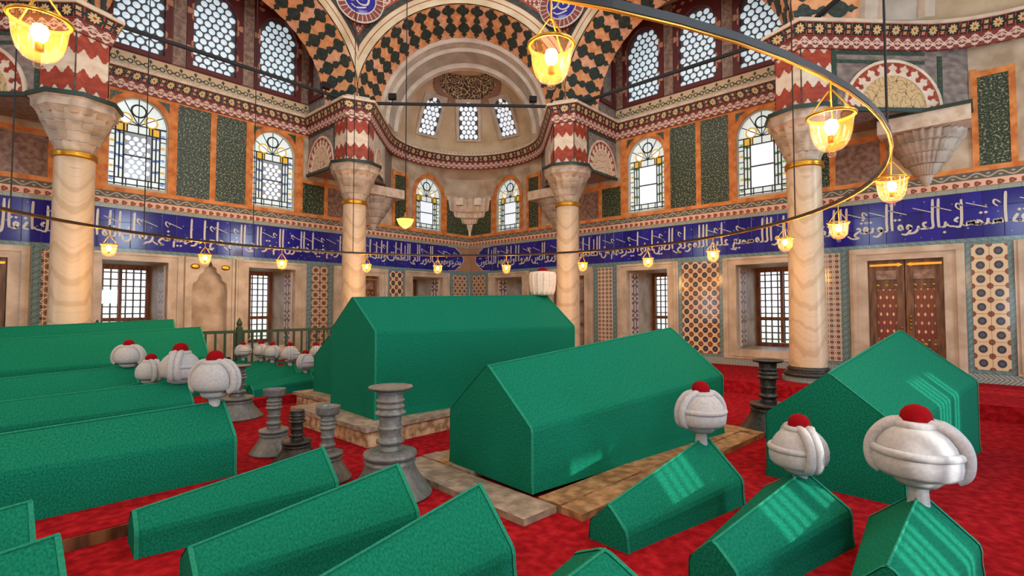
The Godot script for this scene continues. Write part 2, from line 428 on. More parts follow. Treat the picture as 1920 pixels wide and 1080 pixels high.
	mat("medallion_scroll", white, 0.6, picture(192, 192, func(u, v):
		var a := sc.get_noise_2d(u * 3.2, v * 3.2)
		var b := sc.get_noise_2d(u * 3.0 + 4.0, v * 3.0)
		if absf(a) < 0.2: return C(206, 190, 152)
		if absf(b) < 0.14: return C(160, 104, 80)
		return C(48, 58, 54)), Vector3(1, 1, 1))
	mat("red_ornament", white, 0.6, picture(64, 64, func(u, v):
		var x: float = u * 2.0 - 1.0
		var y: float = v * 2.0 - 1.0
		if petals(x, y, 4, 0.15, 0.5): return C(190, 130, 100)
		return C(92, 30, 26)), Vector3(1, 1, 1))
	# glass
	glow("pane_clear", C(206, 222, 222), 0.66)
	glow("pane_white", C(222, 234, 244), 0.8)
	glow("pane_grey", C(140, 148, 156), 0.42)
	glow("pane_blue", C(120, 150, 214), 0.55)
	glow("pane_green", C(120, 168, 110), 0.5)
	glow("pane_yellow", C(206, 168, 60), 0.6)
	glow("roundel", C(196, 216, 226), 0.72)
	var gl := mat("window_glass", Color(0.95, 1.0, 1.0, 0.06), 0.02)
	gl.transparency = BaseMaterial3D.TRANSPARENCY_ALPHA
	var am := mat("amber_glass", Color(1.0, 0.8, 0.5, 0.022), 0.05)
	am.transparency = BaseMaterial3D.TRANSPARENCY_ALPHA
	glow("bulb_glow", Color(1.0, 0.82, 0.5), 9.0)
	glow("shade_glow", Color(1.0, 0.8, 0.42), 1.1)

func _ready() -> void:
	rng.seed = 7
	# --- camera, sky, exposure ---
	var cam := Camera3D.new()
	cam.name = "camera"
	cam.fov = rad_to_deg(2.0 * atan(540.0 / 960.0))
	cam.near = 0.05; cam.far = 200.0
	add_child(cam)
	cam.position = Vector3(5.703, EYE, 4.61)
	var fwd := Vector3(-0.6746, 0, -0.7382).normalized()
	cam.look_at(cam.position + fwd * cos(0.038) + Vector3.UP * sin(0.038), Vector3.UP)
	var we := WorldEnvironment.new()
	we.name = "surroundings"
	var env := Environment.new()
	var sky := Sky.new()
	var sm := ProceduralSkyMaterial.new()
	sm.sky_top_color = Color(0.72, 0.82, 0.95); sm.sky_horizon_color = Color(0.95, 0.97, 1.0)
	sm.ground_horizon_color = Color(0.86, 0.88, 0.86); sm.ground_bottom_color = Color(0.6, 0.62, 0.58)
	sm.sky_energy_multiplier = 1.0; sm.ground_energy_multiplier = 1.0
	sky.sky_material = sm
	env.background_mode = Environment.BG_SKY
	env.sky = sky
	env.background_energy_multiplier = 3.0
	env.tonemap_mode = Environment.TONE_MAPPER_LINEAR
	env.tonemap_exposure = 0.92
	env.sdfgi_enabled = true; env.ssao_enabled = true; env.ssil_enabled = true
	we.environment = env
	add_child(we)
	var sun := DirectionalLight3D.new()
	sun.name = "sun"
	sun.light_energy = 3.8
	sun.light_color = Color(1.0, 0.97, 0.92)
	sun.light_angular_distance = 0.8
	sun.shadow_enabled = true
	sun.sky_mode = DirectionalLight3D.SKY_MODE_LIGHT_ONLY
	add_child(sun)
	sun.look_at_from_position(Vector3.ZERO, Vector3(-1.0, -0.3, -0.2), Vector3.UP)
	materials()
	shell()
	decorate_wall("wall_right", 0)
	decorate_wall("wall_left", 1)
	for phi in [-45.0, 0.0, 45.0, 90.0, 135.0]:
		arch(phi)
	for k in 2:
		for m in [1.0, -1.0]:
			pier(k, m)
	for k in 3:
		exedra(k)
	cornices()
	dome()
	contents()
	floodlight("small black floodlight clamped on the tie rod to the left of the half dome", 45.0, -2.02)
	floodlight("small black floodlight clamped on the tie rod to the right of the half dome", 45.0, 2.05)
	floodlight("small black floodlight on the tie rod before the three roundel windows over the niche", 90.0, 2.15)

const DAY := Color(0.88, 0.95, 1.0)
func side_gain(k: int) -> float:   # the sunward wall lets in more light
	return 3.0 if k == 3 else 1.0

# light of the size of a window pane, just inside it, shining along +z of its frame
func window_light(xf: Transform3D, size: Vector2, energy: float, c: Color) -> void:
	var l := AreaLight3D.new()
	l.name = "window_light"
	l.area_size = size
	l.light_energy = energy
	l.light_color = c
	l.shadow_enabled = true
	l.area_range = 60.0
	add_child(l, true)
	l.transform = xf * Transform3D(Basis(Vector3.UP, PI), Vector3.ZERO)

const HOLES_LOW := [[-7.25, 0.7, 0.66, 2.87], [-1.62, 0.66, 0.66, 2.87], [1.62, 0.66, 0.66, 2.87], [7.25, 0.7, 0.66, 2.87]]
const HOLES_MID := [[-7.28, 0.66, 4.62, 6.62], [-1.62, 0.64, 4.63, 6.92], [1.62, 0.64, 4.63, 6.92], [7.28, 0.66, 4.62, 6.62]]
const HOLES_TOP := [[-1.68, 0.55, 8.08, 10.25], [0.0, 0.55, 8.08, 10.25], [1.68, 0.55, 8.08, 10.25]]
const HOLES_DOOR := [[-4.5, 0.66, 0.24, 2.8], [4.5, 0.66, 0.24, 2.8]]
var niche_hole := [0.0, 0.47, 0.24, 3.02]

func wall_xf(k: int) -> Transform3D:
	var b := Basis(Vector3.UP, k * PI / 2.0)
	return Transform3D(b, b * Vector3(0, 0, -A))

func shell() -> void:
	# floor, steps, platforms
	var fl := setting("floor")
	put(fl, "ground_slab", boxm(Vector3(0, -0.15, 0), Vector3(2 * A + 4.0, 0.3 - 0.02, 2 * A + 4.0)), M.slab_stone)
	put(fl, "carpet", boxm(Vector3(0, -0.01, 0), Vector3(12.6, 0.02, 12.6)), M.red_carpet)
	var st := setting("trim_1")
	var half := 6.3
	for k in 4:
		var b := MB.new()
		b.box(Vector3(0, 0.12, -(half + A) / 2.0), Vector3(2 * half if k % 2 else 2 * A, 0.24, A - half))
		put(st, "carpeted_step", b, M.red_carpet, roty(90.0 * k))
	var pf := setting("trim_2")
	put(pf, "carpeted_platform", boxm(Vector3((-6.3 + 0.82) / 2.0, 0.05, (2.35 + 6.3) / 2.0), Vector3(7.12, 0.1, 3.95)), M.red_carpet)
	put(pf, "carpeted_platform", boxm(Vector3((-6.3 - 3.65) / 2.0, 0.075, (2.35 - 6.3) / 2.0), Vector3(2.65, 0.15, 8.65)), M.red_carpet)
	put(pf, "wooden_edge", boxm(Vector3(0.825, 0.045, 4.325), Vector3(0.02, 0.09, 3.95)), M.dark_wood)
	# walls with their openings
	for k in 4:
		var w := setting(["wall_right", "wall_left", "wall_back", "wall_side"][k], wall_xf(k))
		var holes: Array = HOLES_LOW + HOLES_MID + HOLES_TOP
		if k < 2:
			holes = holes + HOLES_DOOR
		if k == 1:
			holes = holes + [niche_hole]
		put(w, "masonry", masonry(holes, A + 2.0, 11.5, 2.0), M.wall_marble)
		var nm := 0
		for h in HOLES_LOW:
			var n := k * 11 + nm + 1
			low_window(k, n, h)
			nm += 1
		for h in HOLES_MID:
			var n2 := k * 11 + nm + 1
			glass_window(k, n2, h)
			nm += 1
		for h in HOLES_TOP:
			var n3 := k * 11 + nm + 1
			honey_window("window_%d" % n3, wall_xf(k) * Transform3D(Basis(), Vector3(h[0], 0, 0)), h[1], h[2], h[3], k >= 2)
			nm += 1

# a wall face in xy with rectangular holes, front at z = 0, thick deep
func masonry(holes: Array, half: float, top: float, thick: float) -> MB:
	var xs := [-half, half]
	var ys := [-0.3, top]
	for h in holes:
		xs.append(h[0] - h[1]); xs.append(h[0] + h[1]); ys.append(h[2]); ys.append(h[3])
	xs.sort(); ys.sort()
	var b := MB.new()
	for i in xs.size() - 1:
		for j in ys.size() - 1:
			if xs[i + 1] - xs[i] < 1e-4 or ys[j + 1] - ys[j] < 1e-4:
				continue
			var cx: float = (xs[i] + xs[i + 1]) * 0.5
			var cy: float = (ys[j] + ys[j + 1]) * 0.5
			var open := false
			for h in holes:
				if absf(cx - h[0]) < h[1] and cy > h[2] and cy < h[3]:
					open = true
			if not open:
				b.face(Vector3(xs[i], ys[j], 0), Vector3(xs[i + 1], ys[j], 0), Vector3(xs[i + 1], ys[j + 1], 0), Vector3(xs[i], ys[j + 1], 0), Vector3.BACK)
				b.face(Vector3(xs[i], ys[j], -thick), Vector3(xs[i + 1], ys[j], -thick), Vector3(xs[i + 1], ys[j + 1], -thick), Vector3(xs[i], ys[j + 1], -thick), Vector3.FORWARD)
	for h in holes:
		var l: float = h[0] - h[1]; var r: float = h[0] + h[1]
		b.face(Vector3(l, h[2], 0), Vector3(l, h[2], -thick), Vector3(l, h[3], -thick), Vector3(l, h[3], 0), Vector3.RIGHT)
		b.face(Vector3(r, h[2], 0), Vector3(r, h[2], -thick), Vector3(r, h[3], -thick), Vector3(r, h[3], 0), Vector3.LEFT)
		b.face(Vector3(l, h[2], 0), Vector3(r, h[2], 0), Vector3(r, h[2], -thick), Vector3(l, h[2], -thick), Vector3.UP)
		b.face(Vector3(l, h[3], 0), Vector3(r, h[3], 0), Vector3(r, h[3], -thick), Vector3(l, h[3], -thick), Vector3.DOWN)
	b.face(Vector3(-half, top, 0), Vector3(half, top, 0), Vector3(half, top, -thick), Vector3(-half, top, -thick), Vector3.UP)
	return b

func arch_points(hw: float, ysp: float, h: float, steps := 10) -> Array:   # right spring over the apex to the left spring
	var c := (h * h - hw * hw) / (2.0 * hw)
	var r := hw + c
	var amax := atan2(h, c)
	var out := []
	for k in steps + 1:
		var a := amax * k / steps
		out.append(Vector2(-c + r * cos(a), ysp + r * sin(a)))
	for k in range(steps - 1, -1, -1):
		var a := amax * k / steps
		out.append(Vector2(c - r * cos(a), ysp + r * sin(a)))
	return out

func outline(hw: float, y0: float, ytop: float, rise := 1.08, steps := 10) -> PackedVector2Array:
	var ysp := ytop - hw * rise
	var p := PackedVector2Array([Vector2(-hw, y0), Vector2(hw, y0)])
	for q in arch_points(hw, ysp, hw * rise, steps):
		p.append(q)
	return p

# plate between an outer rectangle and a pointed opening
func pointed_frame(ohw: float, oy0: float, oy1: float, ihw: float, iy0: float, iy1: float, z0: float, z1: float, rise := 1.08) -> MB:
	var b := MB.new()
	var ysp := iy1 - ihw * rise
	var pts := arch_points(ihw, ysp, ihw * rise, 8)
	for s in [1.0, -1.0]:
		var p := PackedVector2Array([Vector2(s * ohw, oy0), Vector2(s * ohw, oy1), Vector2(0, oy1)])
		var n := pts.size()
		for k in range(n / 2, n):
			var q: Vector2 = pts[k]
			p.append(Vector2(-s * q.x, q.y))
		p.append(Vector2(s * ihw, iy0))
		if oy0 < iy0:
			p.append(Vector2(0, iy0)); p.append(Vector2(0, oy0))
		b.prism(p, z0, z1)
	return b

func low_window(k: int, n: int, h: Array) -> void:
	var w := setting("window_%d" % n, wall_xf(k) * Transform3D(Basis(), Vector3(h[0], 0, 0)), "", "")
	var hw: float = h[1]; var y0: float = h[2]; var y1: float = h[3]
	var seen := k < 2
	var zc := -1.68
	var fr := MB.new()
	for s in [-1.0, 1.0]:
		fr.box(Vector3(s * (hw - 0.05), (y0 + y1) / 2, zc), Vector3(0.1, y1 - y0, 0.1))
	fr.box(Vector3(0, y1 - 0.06, zc), Vector3(2 * hw - 0.2, 0.12, 0.1))
	fr.box(Vector3(0, y0 + 0.05, zc), Vector3(2 * hw - 0.2, 0.1, 0.1))
	put(w, "casement_frame", fr, M.wood)
	put(w, "mullion", boxm(Vector3(0, (y0 + y1) / 2, zc), Vector3(0.07, y1 - y0 - 0.22, 0.08)), M.wood)
	put(w, "transom", boxm(Vector3(0, y0 + 0.78, zc), Vector3(2 * hw - 0.2, 0.08, 0.085)), M.wood)
	put(w, "window_pane", boxm(Vector3(0, (y0 + y1) / 2, zc - 0.02), Vector3(2 * hw - 0.18, y1 - y0 - 0.2, 0.006)), M.window_glass)
	if seen:
		var vb := MB.new(); vb.box(Vector3.ZERO, Vector3(0.034, y1 - y0, 0.034))
		var vm := vb.mesh()
		for i in 7:
			put(w, "grille_bar", vm, M.iron, Transform3D(Basis(), Vector3(-hw + (i + 1) * 2 * hw / 8, (y0 + y1) / 2, -1.9)))
		var hb := MB.new(); hb.box(Vector3.ZERO, Vector3(2 * hw, 0.034, 0.034))
		var hm := hb.mesh()
		for i in 11:
			put(w, "grille_bar", hm, M.iron, Transform3D(Basis(), Vector3(0, y0 + (i + 1) * (y1 - y0) / 12, -1.9)))
		for s in [-1.0, 1.0]:
			var sh := MB.new()
			sh.slab(Vector3.ZERO, Vector3(0.5, (y1 - y0) - 0.12, 0.04), 0.01)
			var o := put(w, "shutter", sh, M.arabesque_panel, Transform3D(Basis(Vector3.UP, -s * PI / 2), Vector3(s * (hw - 0.025), (y0 + y1) / 2, -0.4)))
			o.set_meta("label", "open painted shutter folded into the window recess")
	else:
		var vb2 := boxm(Vector3.ZERO, Vector3(0.068, y1 - y0, 0.03)).mesh()
		for i in 11:
			put(w, "lattice_slat", vb2, M.wood, Transform3D(Basis(), Vector3(-hw + (i + 0.5) * 2 * hw / 11, (y0 + y1) / 2, -1.9)))
		window_light(wall_xf(k) * Transform3D(Basis(), Vector3(h[0], (y0 + y1) / 2, -0.5)), Vector2(2 * hw - 0.2, y1 - y0 - 0.2), 4.0 * side_gain(k), DAY)

# pointed window of leaded coloured glass
func glass_window(k: int, n: int, h: Array) -> void:
	var w := setting("window_%d" % n, wall_xf(k) * Transform3D(Basis(), Vector3(h[0], 0, -0.14)))
	var hw: float = h[1]; var y0: float = h[2]; var y1: float = h[3]
	var seen := k < 2
	put(w, "plaster_surround", pointed_frame(hw + 0.02, y0 - 0.02, y1 + 0.02, hw - 0.06, y0 + 0.05, y1 - 0.05, -0.1, 0.12), M.pale_plaster)
	var iw := hw - 0.06; var iy0 := y0 + 0.05; var iy1 := y1 - 0.05
	var ysp := iy1 - iw * 1.08
	if not seen:
		var pb := MB.new(); pb.prism(outline(iw, iy0, iy1), -0.02, 0.0)
		put(w, "window_pane", pb, M.pane_clear)
		window_light(wall_xf(k) * Transform3D(Basis(), Vector3(h[0], (y0 + y1) / 2, -0.05)), Vector2(2 * iw, y1 - y0 - 0.4), 4.0 * side_gain(k), DAY)
		return
	var pane := func(x0: float, x1: float, ya: float, yb: float, m: String) -> void:
		var b := MB.new()
		b.box(Vector3((x0 + x1) / 2, (ya + yb) / 2, -0.01), Vector3(x1 - x0, yb - ya, 0.02))
		put(w, "window_pane", b, M[m])
	var came := func(a: Vector2, c: Vector2, r: float) -> void:
		var b := MB.new()
		b.tube([Vector3(a.x, a.y, 0.004), Vector3(c.x, c.y, 0.004)], r * 1.35, 6)
		put(w, "lead_came", b, M.lead)
	var xa := iw * 0.78; var xb := iw * 0.5
	var yb0 := iy0 + 0.2; var yt := ysp - 0.02; var yt0 := yt - 0.2
	var accent: String = "pane_blue" if k == 1 and absf(h[0]) < 3.0 else "pane_green"
	var honey := k == 1 and absf(h[0]) < 3.0
	# centre
	var ymid := (yb0 + yt0) / 2
	if honey:
		pane.call(-xb, xb, yb0, yt0, "pane_grey")
		var disc := MB.new()
		disc.lathe([Vector2(0.058, -0.004), Vector2(0.054, 0.006), Vector2(0, 0.009)], 14)
		var dm := disc.mesh()
		var row := 0
		var y := yb0 + 0.08
		while y < yt0 - 0.06:
			for i in 4:
				var x := -xb + 0.085 + i * 0.16 + (0.08 if row % 2 else 0.0)
				if x < xb - 0.05:
					put(w, "window_roundel", dm, M.pane_white, Transform3D(Basis(Vector3.RIGHT, PI / 2).scaled(Vector3(1, 1, 1)), Vector3(x, y, 0.004)))
			y += 0.115
			row += 1
	else:
		pane.call(-xb, xb, yb0, ymid, "pane_white")
		pane.call(-xb, xb, ymid, yt0, "pane_white")
	came.call(Vector2(-xb, ymid), Vector2(xb, ymid), 0.014)
	for s in [-1.0, 1.0]:
		for i in 4:
			var ya := yb0 + (yt0 - yb0) * i / 4.0
			var ybb := yb0 + (yt0 - yb0) * (i + 1) / 4.0
			pane.call(minf(s * xb, s * xa), maxf(s * xb, s * xa), ya, ybb - 0.07, "pane_clear")
			pane.call(minf(s * xb, s * xa), maxf(s * xb, s * xa), ybb - 0.07, ybb, accent)
			var xm: float = s * (xa + xb) / 2
			came.call(Vector2(xm, ya), Vector2(xm, ybb), 0.012)
			came.call(Vector2(s * xb, ybb - 0.07), Vector2(s * xa, ybb), 0.008)
		for i in 5:
			var ya := iy0 + (yt - iy0) * i / 5.0
			var ybb := iy0 + (yt - iy0) * (i + 1) / 5.0
			pane.call(minf(s * xa, s * iw), maxf(s * xa, s * iw), ya, ybb, "pane_clear")
			came.call(Vector2(s * xa, ybb), Vector2(s * iw, ybb), 0.009)
			var jewel := MB.new()
			jewel.lathe([Vector2(0.035, 0.0), Vector2(0.03, 0.008), Vector2(0, 0.01)], 10)
			put(w, "window_jewel", jewel, M["pane_yellow" if i % 2 else accent], Transform3D(Basis(Vector3.RIGHT, PI / 2).scaled(Vector3(1.4, 1, 1)), Vector3(s * (xa + iw) / 2, (ya + ybb) / 2, 0.002)))
		for x in [xa, xb]:
			came.call(Vector2(s * x, iy0), Vector2(s * x, yt), 0.013)
	for i in 4:
		var x0 := -xa + 2 * xa * i / 4.0
		var x1 := -xa + 2 * xa * (i + 1) / 4.0
		pane.call(x0, x1, iy0, yb0, "pane_clear")
		pane.call(x0, x1, yt0, yt, "pane_yellow" if i == 0 or i == 3 else "pane_clear")
		if i > 0:
			came.call(Vector2(x0, iy0), Vector2(x0, yb0), 0.01)
			came.call(Vector2(x0, yt0), Vector2(x0, yt), 0.01)
	for y in [yb0, yt0, yt, iy0 + 0.06]:
		came.call(Vector2(-iw, y), Vector2(iw, y), 0.012)
	# head of the window: wedge panes round a roundel
	var hp := arch_points(iw, ysp, iw * 1.08, 6)
	var cc := Vector2(0, yt)
	for i in hp.size() - 1:
		if i % 2 == 1:
			continue
		var b := MB.new()
		b.prism(PackedVector2Array([cc, hp[i], hp[i + 1], hp[i + 2]]), -0.02, 0.0)
		put(w, "window_pane", b, M.pane_clear)
		came.call(cc, hp[i], 0.009)
	var ring := func(c: Vector2, r: float, m: String, inner: String) -> void:
		var b := MB.new()
		var pts := []
		for i in 16:
			pts.append(Vector3(c.x + cos(TAU * i / 16) * r, c.y + sin(TAU * i / 16) * r, 0.006))
		b.tube(pts, 0.022, 6, true)
		put(w, "roundel_ring", b, M[m])
		var d := MB.new()
		d.lathe([Vector2(r, 0.0), Vector2(r * 0.9, 0.006), Vector2(0, 0.008)], 16)
		put(w, "window_roundel", d, M[inner], Transform3D(Basis(Vector3.RIGHT, PI / 2), Vector3(c.x, c.y, 0.002)))
	ring.call(Vector2(0, yt + iw * 0.62), iw * 0.26, "lead", "pane_clear")
	ring.call(Vector2(-iw * 0.45, yt + iw * 0.22), iw * 0.22, "pane_yellow", "pane_white")
	ring.call(Vector2(iw * 0.45, yt + iw * 0.22), iw * 0.22, "pane_yellow", "pane_white")

# pierced plaster screen with glass roundels
func honey_window(called: String, xf: Transform3D, hw: float, y0: float, y1: float, plain := false, parent: Node = null, pitch := 0.2) -> void:
	var w: Node3D
	if parent:
		w = group_node(parent, "roundel_window", xf)
	else:
		w = setting(called, xf)
	put(w, "carved_frame", pointed_frame(hw + 0.13, y0 - 0.13, y1 + 0.1, hw - 0.02, y0, y1, -0.12, 0.05), M.red_ornament)
	var b := MB.new()
	b.prism(outline(hw, y0 - 0.02, y1 + 0.02), -0.14, -0.1)
	put(w, "pierced_screen", b, M.screen_plaster)
	if plain:
		var pb := MB.new(); pb.prism(outline(hw - 0.1, y0 + 0.1, y1 - 0.1), -0.1, -0.09)
		put(w, "window_pane", pb, M.pane_clear)
		window_light(xf * Transform3D(Basis(), Vector3(0, (y0 + y1) / 2, 0.0)), Vector2(2 * hw - 0.2, y1 - y0 - 0.5), 4.0 * side_gain(int(called.trim_prefix("window_")) / 12), DAY)
		return
	var out := outline(hw - pitch * 0.36, y0 + pitch * 0.34, y1 - pitch * 0.3)
	var d := MB.new()
	var r := pitch * 0.41
	d.lathe([Vector2(r, -0.01), Vector2(r, 0.004), Vector2(r * 0.8, 0.012), Vector2(r * 0.3, 0.016), Vector2(0, 0.022)], 14)
	var dm := d.mesh()
	var row := 0
	var y := y0 + pitch * 0.45
	while y < y1:
		var x := -hw + pitch * (0.45 if row % 2 == 0 else 0.95)
		while x < hw:
			if Geometry2D.is_point_in_polygon(Vector2(x, y), out):
				put(w, "window_roundel", dm, M.roundel, Transform3D(Basis(Vector3.RIGHT, PI / 2), Vector3(x, y, -0.095)))
			x += pitch
		y += pitch * 0.86
		row += 1

# thin strip on a wall: front face at z, uv repeating every period metres
func strip(parent: Node, called: String, m: Material, x0: float, x1: float, y0: float, y1: float, z: float, period := 1.0, back := 0.0, vertical := false) -> MeshInstance3D:
	var b := MB.new()
	var u := (x1 - x0) / period
	var ta := Vector2(0, 1); var tb := Vector2(u, 1); var tc := Vector2(u, 0); var td := Vector2(0, 0)
	if vertical:
		u = (y1 - y0) / period
		ta = Vector2(0, 0); tb = Vector2(0, 1); tc = Vector2(u, 1); td = Vector2(u, 0)
	b.quad(Vector3(x0, y0, z), Vector3(x1, y0, z), Vector3(x1, y1, z), Vector3(x0, y1, z), Vector3.BACK, ta, tb, tc, td)
	b.face(Vector3(x0, y1, back), Vector3(x1, y1, back), Vector3(x1, y1, z), Vector3(x0, y1, z), Vector3.UP)
	b.face(Vector3(x0, y0, back), Vector3(x1, y0, back), Vector3(x1, y0, z), Vector3(x0, y0, z), Vector3.DOWN)
	b.face(Vector3(x0, y0, back), Vector3(x0, y0, z), Vector3(x0, y1, z), Vector3(x0, y1, back), Vector3.LEFT)
	b.face(Vector3(x1, y0, back), Vector3(x1, y0, z), Vector3(x1, y1, z), Vector3(x1, y1, back), Vector3.RIGHT)
	return put(parent, called, b, m)

func frame_rect(ohw: float, oy0: float, oy1: float, ihw: float, iy0: float, iy1: float, z: float, cx: float, bottom := true) -> MB:
	var b := MB.new()
	for s in [-1.0, 1.0]:
		b.box(Vector3(cx + s * (ohw + ihw) / 2, (oy0 + oy1) / 2, z / 2), Vector3(ohw - ihw, oy1 - oy0, z))
	b.box(Vector3(cx, (iy1 + oy1) / 2, z / 2), Vector3(2 * ihw, oy1 - iy1, z))
	if bottom:
		b.box(Vector3(cx, (iy0 + oy0) / 2, z / 2), Vector3(2 * ihw, iy0 - oy0, z))
	return b

func molding(w: Node, cx: float, hw: float, y0: float, y1: float, oy0: float, bottom: bool) -> void:
	var g := group_node(w, "marble_surround")
	put(g, "inner_band", frame_rect(hw + 0.2, y0 - (0.14 if bottom else 0.0), y1 + 0.14, hw, y0, y1, 0.04, cx, bottom), M.frame_marble)
	put(g, "middle_band", frame_rect(hw + 0.28, y0 - (0.18 if bottom else 0.0), y1 + 0.18, hw + 0.2, y0 - 0.14, y1 + 0.14, 0.075, cx, bottom), M.frame_marble)
	put(g, "outer_band", frame_rect(hw + 0.335, oy0, 3.07, hw + 0.28, y0 - 0.18, y1 + 0.18, 0.055, cx, bottom), M.frame_marble)

func tile_panel(w: Node, cx: float, hw: float, y0: float, y1: float, nx: int, ny: int, m: Material) -> void:
	var g := group_node(w, "tile_panel")
	var sx := 2 * hw / nx; var sy := (y1 - y0) / ny
	var b := MB.new()
	b.slab(Vector3.ZERO, Vector3(sx - 0.004, sy - 0.004, 0.03), 0.004)
	var mesh := b.mesh()
	for i in nx:
		for j in ny:
			put(g, "tile", mesh, m, Transform3D(Basis(), Vector3(cx - hw + (i + 0.5) * sx, y0 + (j + 0.5) * sy, 0.012 + 0.002 * sin(i * 5.1 + j * 3.7))))

func teal_border(w: Node, x0: float, x1: float, y0: float, y1: float) -> void:
	if x1 - x0 < 0.02:
		return
	strip(w, "border_tiles", M.tile_teal, x0, x1, y0, y1, 0.022, 0.14, 0.0, true)

func decorate_wall(called: String, k: int) -> void:
	var w := get_node(called)
	var lo := -9.32 if k == 0 else -5.55
	var hi := 8.3 if k == 0 else 9.32
	strip(w, "dado_tiles", M.tile_dado, lo, hi, 0.24, 0.42, 0.03, 0.3)
	# window and door surrounds
	for h in HOLES_LOW:
		if h[0] > lo and h[0] < hi:
			molding(w, h[0], h[1], h[2], h[3], 0.42, true)
	for h in HOLES_DOOR:
		molding(w, h[0], h[1], h[2], h[3], 0.24, false)
	# tile panels between them with teal borders
	for s in [-1.0, 1.0]:
		var c1: float = s * 3.05
		tile_panel(w, c1, 0.27, 0.5, 3.02, 2, 10, M.tile_hex if k == 0 else M.tile_star)
		teal_border(w, c1 - 0.43, c1 - 0.27, 0.42, 3.07); teal_border(w, c1 + 0.27, c1 + 0.43, 0.42, 3.07)
		strip(w, "border_tiles", M.tile_teal, c1 - 0.27, c1 + 0.27, 0.42, 0.5, 0.02, 0.14); strip(w, "border_tiles", M.tile_teal, c1 - 0.27, c1 + 0.27, 3.02, 3.07, 0.02, 0.14)
		var c2: float = s * 5.86
		if c2 > lo and c2 < hi:
			tile_panel(w, c2, 0.27, 0.5, 3.02, 2, 9, M.tile_round if k == 0 else M.tile_ogee)
			teal_border(w, c2 - 0.36, c2 - 0.27, 0.42, 3.07); teal_border(w, c2 + 0.27, c2 + 0.35, 0.42, 3.07)
			strip(w, "border_tiles", M.tile_teal, c2 - 0.27, c2 + 0.27, 0.42, 0.5, 0.02, 0.14); strip(w, "border_tiles", M.tile_teal, c2 - 0.27, c2 + 0.27, 3.02, 3.07, 0.02, 0.14)
		var c3: float = s * 8.82
		if c3 > lo and c3 < hi:
			tile_panel(w, c3, 0.36, 0.5, 3.02, 3, 10, M.tile_star)
			teal_border(w, c3 - 0.48, c3 - 0.36, 0.42, 3.07); teal_border(w, c3 + 0.36, c3 + 0.48, 0.42, 3.07)
			strip(w, "border_tiles", M.tile_teal, c3 - 0.36, c3 + 0.36, 0.42, 0.5, 0.02, 0.14); strip(w, "border_tiles", M.tile_teal, c3 - 0.36, c3 + 0.36, 3.02, 3.07, 0.02, 0.14)
	if k == 0:
		tile_panel(w, 0.0, 0.52, 0.5, 3.02, 4, 10, M.tile_ogee)
		teal_border(w, -0.625, -0.52, 0.42, 3.07); teal_border(w, 0.52, 0.625, 0.42, 3.07)
		strip(w, "border_tiles", M.tile_teal, -0.52, 0.52, 0.42, 0.5, 0.02, 0.14); strip(w, "border_tiles", M.tile_teal, -0.52, 0.52, 3.02, 3.07, 0.02, 0.14)
		double_door(1, 0, 4.5)
		glazed_cupboard(2, 0, -4.5)
	else:
		prayer_niche(w)
		double_door(3, 1, 4.5)
		double_door(4, 1, -4.5)
	strip(w, "border_tiles", M.tile_teal, lo, hi, 3.07, 3.16, 0.03, 0.16)
	# inscription band: square tiles
	var g := group_node(w, "inscription_band")
	var b := MB.new()
	b.slab(Vector3.ZERO, Vector3(0.308, 0.309, 0.03), 0.004)
	var tm := b.mesh()
	var n := int((hi - lo) / 0.312)
	for i in n:
		for j in 3:
			var x := lo + (i + 0.5) * (hi - lo) / n
			var far: float = -x if k == 0 else x
			var m: Material = M["tile_blue_%d" % rng.randi_range(0, 2)] if far < 8.3 else M.tile_umber
			put(g, "tile", tm, m, Transform3D(Basis(), Vector3(x, 3.16 + (j + 0.5) * 0.3127, 0.015)))
	var cs := -1.0 if k == 0 else 1.0
	var lobe := PackedVector2Array([Vector2(8.2, 3.18), Vector2(8.55, 3.19), Vector2(8.66, 3.28), Vector2(8.78, 3.34), Vector2(8.84, 3.46), Vector2(8.95, 3.52), Vector2(8.98, 3.63), Vector2(8.95, 3.74), Vector2(8.84, 3.8), Vector2(8.78, 3.92), Vector2(8.66, 3.98), Vector2(8.55, 4.07), Vector2(8.2, 4.08)])
	var lp := PackedVector2Array()
	var lw := PackedVector2Array()
	for q in lobe:
		lp.append(Vector2(q.x * cs, q.y))
		lw.append(Vector2((q.x + (0.03 if q.x > 8.3 else 0.0)) * cs, 3.63 + (q.y - 3.63) * 1.035))
	var lb := MB.new(); lb.prism(lw, 0.0, 0.033); put(g, "cartouche_edge", lb, M.script_white)
	var lb2 := MB.new(); lb2.prism(lp, 0.0, 0.038); put(g, "cartouche_end", lb2, M.tile_blue_0)
	if k == 0:
		write(g, "ويؤمن بالله فقد استمسك بالعروة الوثقى لا انفصام لها والله سميع عليم الله ولي الذين امنوا يخرجهم من الظلمات الى النور والذين كفروا اولياؤهم الطاغوت", 7.9, -8.85)
	else:
		write(g, "يخرجونهم من النور الى الظلمات اولئك اصحاب النار هم فيها خالدون الم تر الى الذي حاج ابراهيم في ربه ان اتاه الله الملك اذ قال ابراهيم ربي", 8.85, -5.3)
	strip(w, "pale_border", M.tile_pale, lo, hi, 4.1, 4.2, 0.03, 0.32)
	strip(w, "tooth_frieze", M.frieze_tooth, lo, hi, 4.2, 4.34, 0.05, 0.17)
	strip(w, "scroll_frieze", M.frieze_scroll, lo, hi, 4.34, 4.5, 0.04, 0.36)
	# upper zone: orange framing, porphyry panels
	strip(w, "orange_rail", M.orange_paint, lo, hi, 4.5, 4.6, 0.035)
	strip(w, "orange_rail", M.orange_paint, -2.62, 2.62, 6.94, 7.06, 0.035)
	strip(w, "orange_stile", M.orange_paint, -0.07, 0.07, 4.6, 6.94, 0.035)
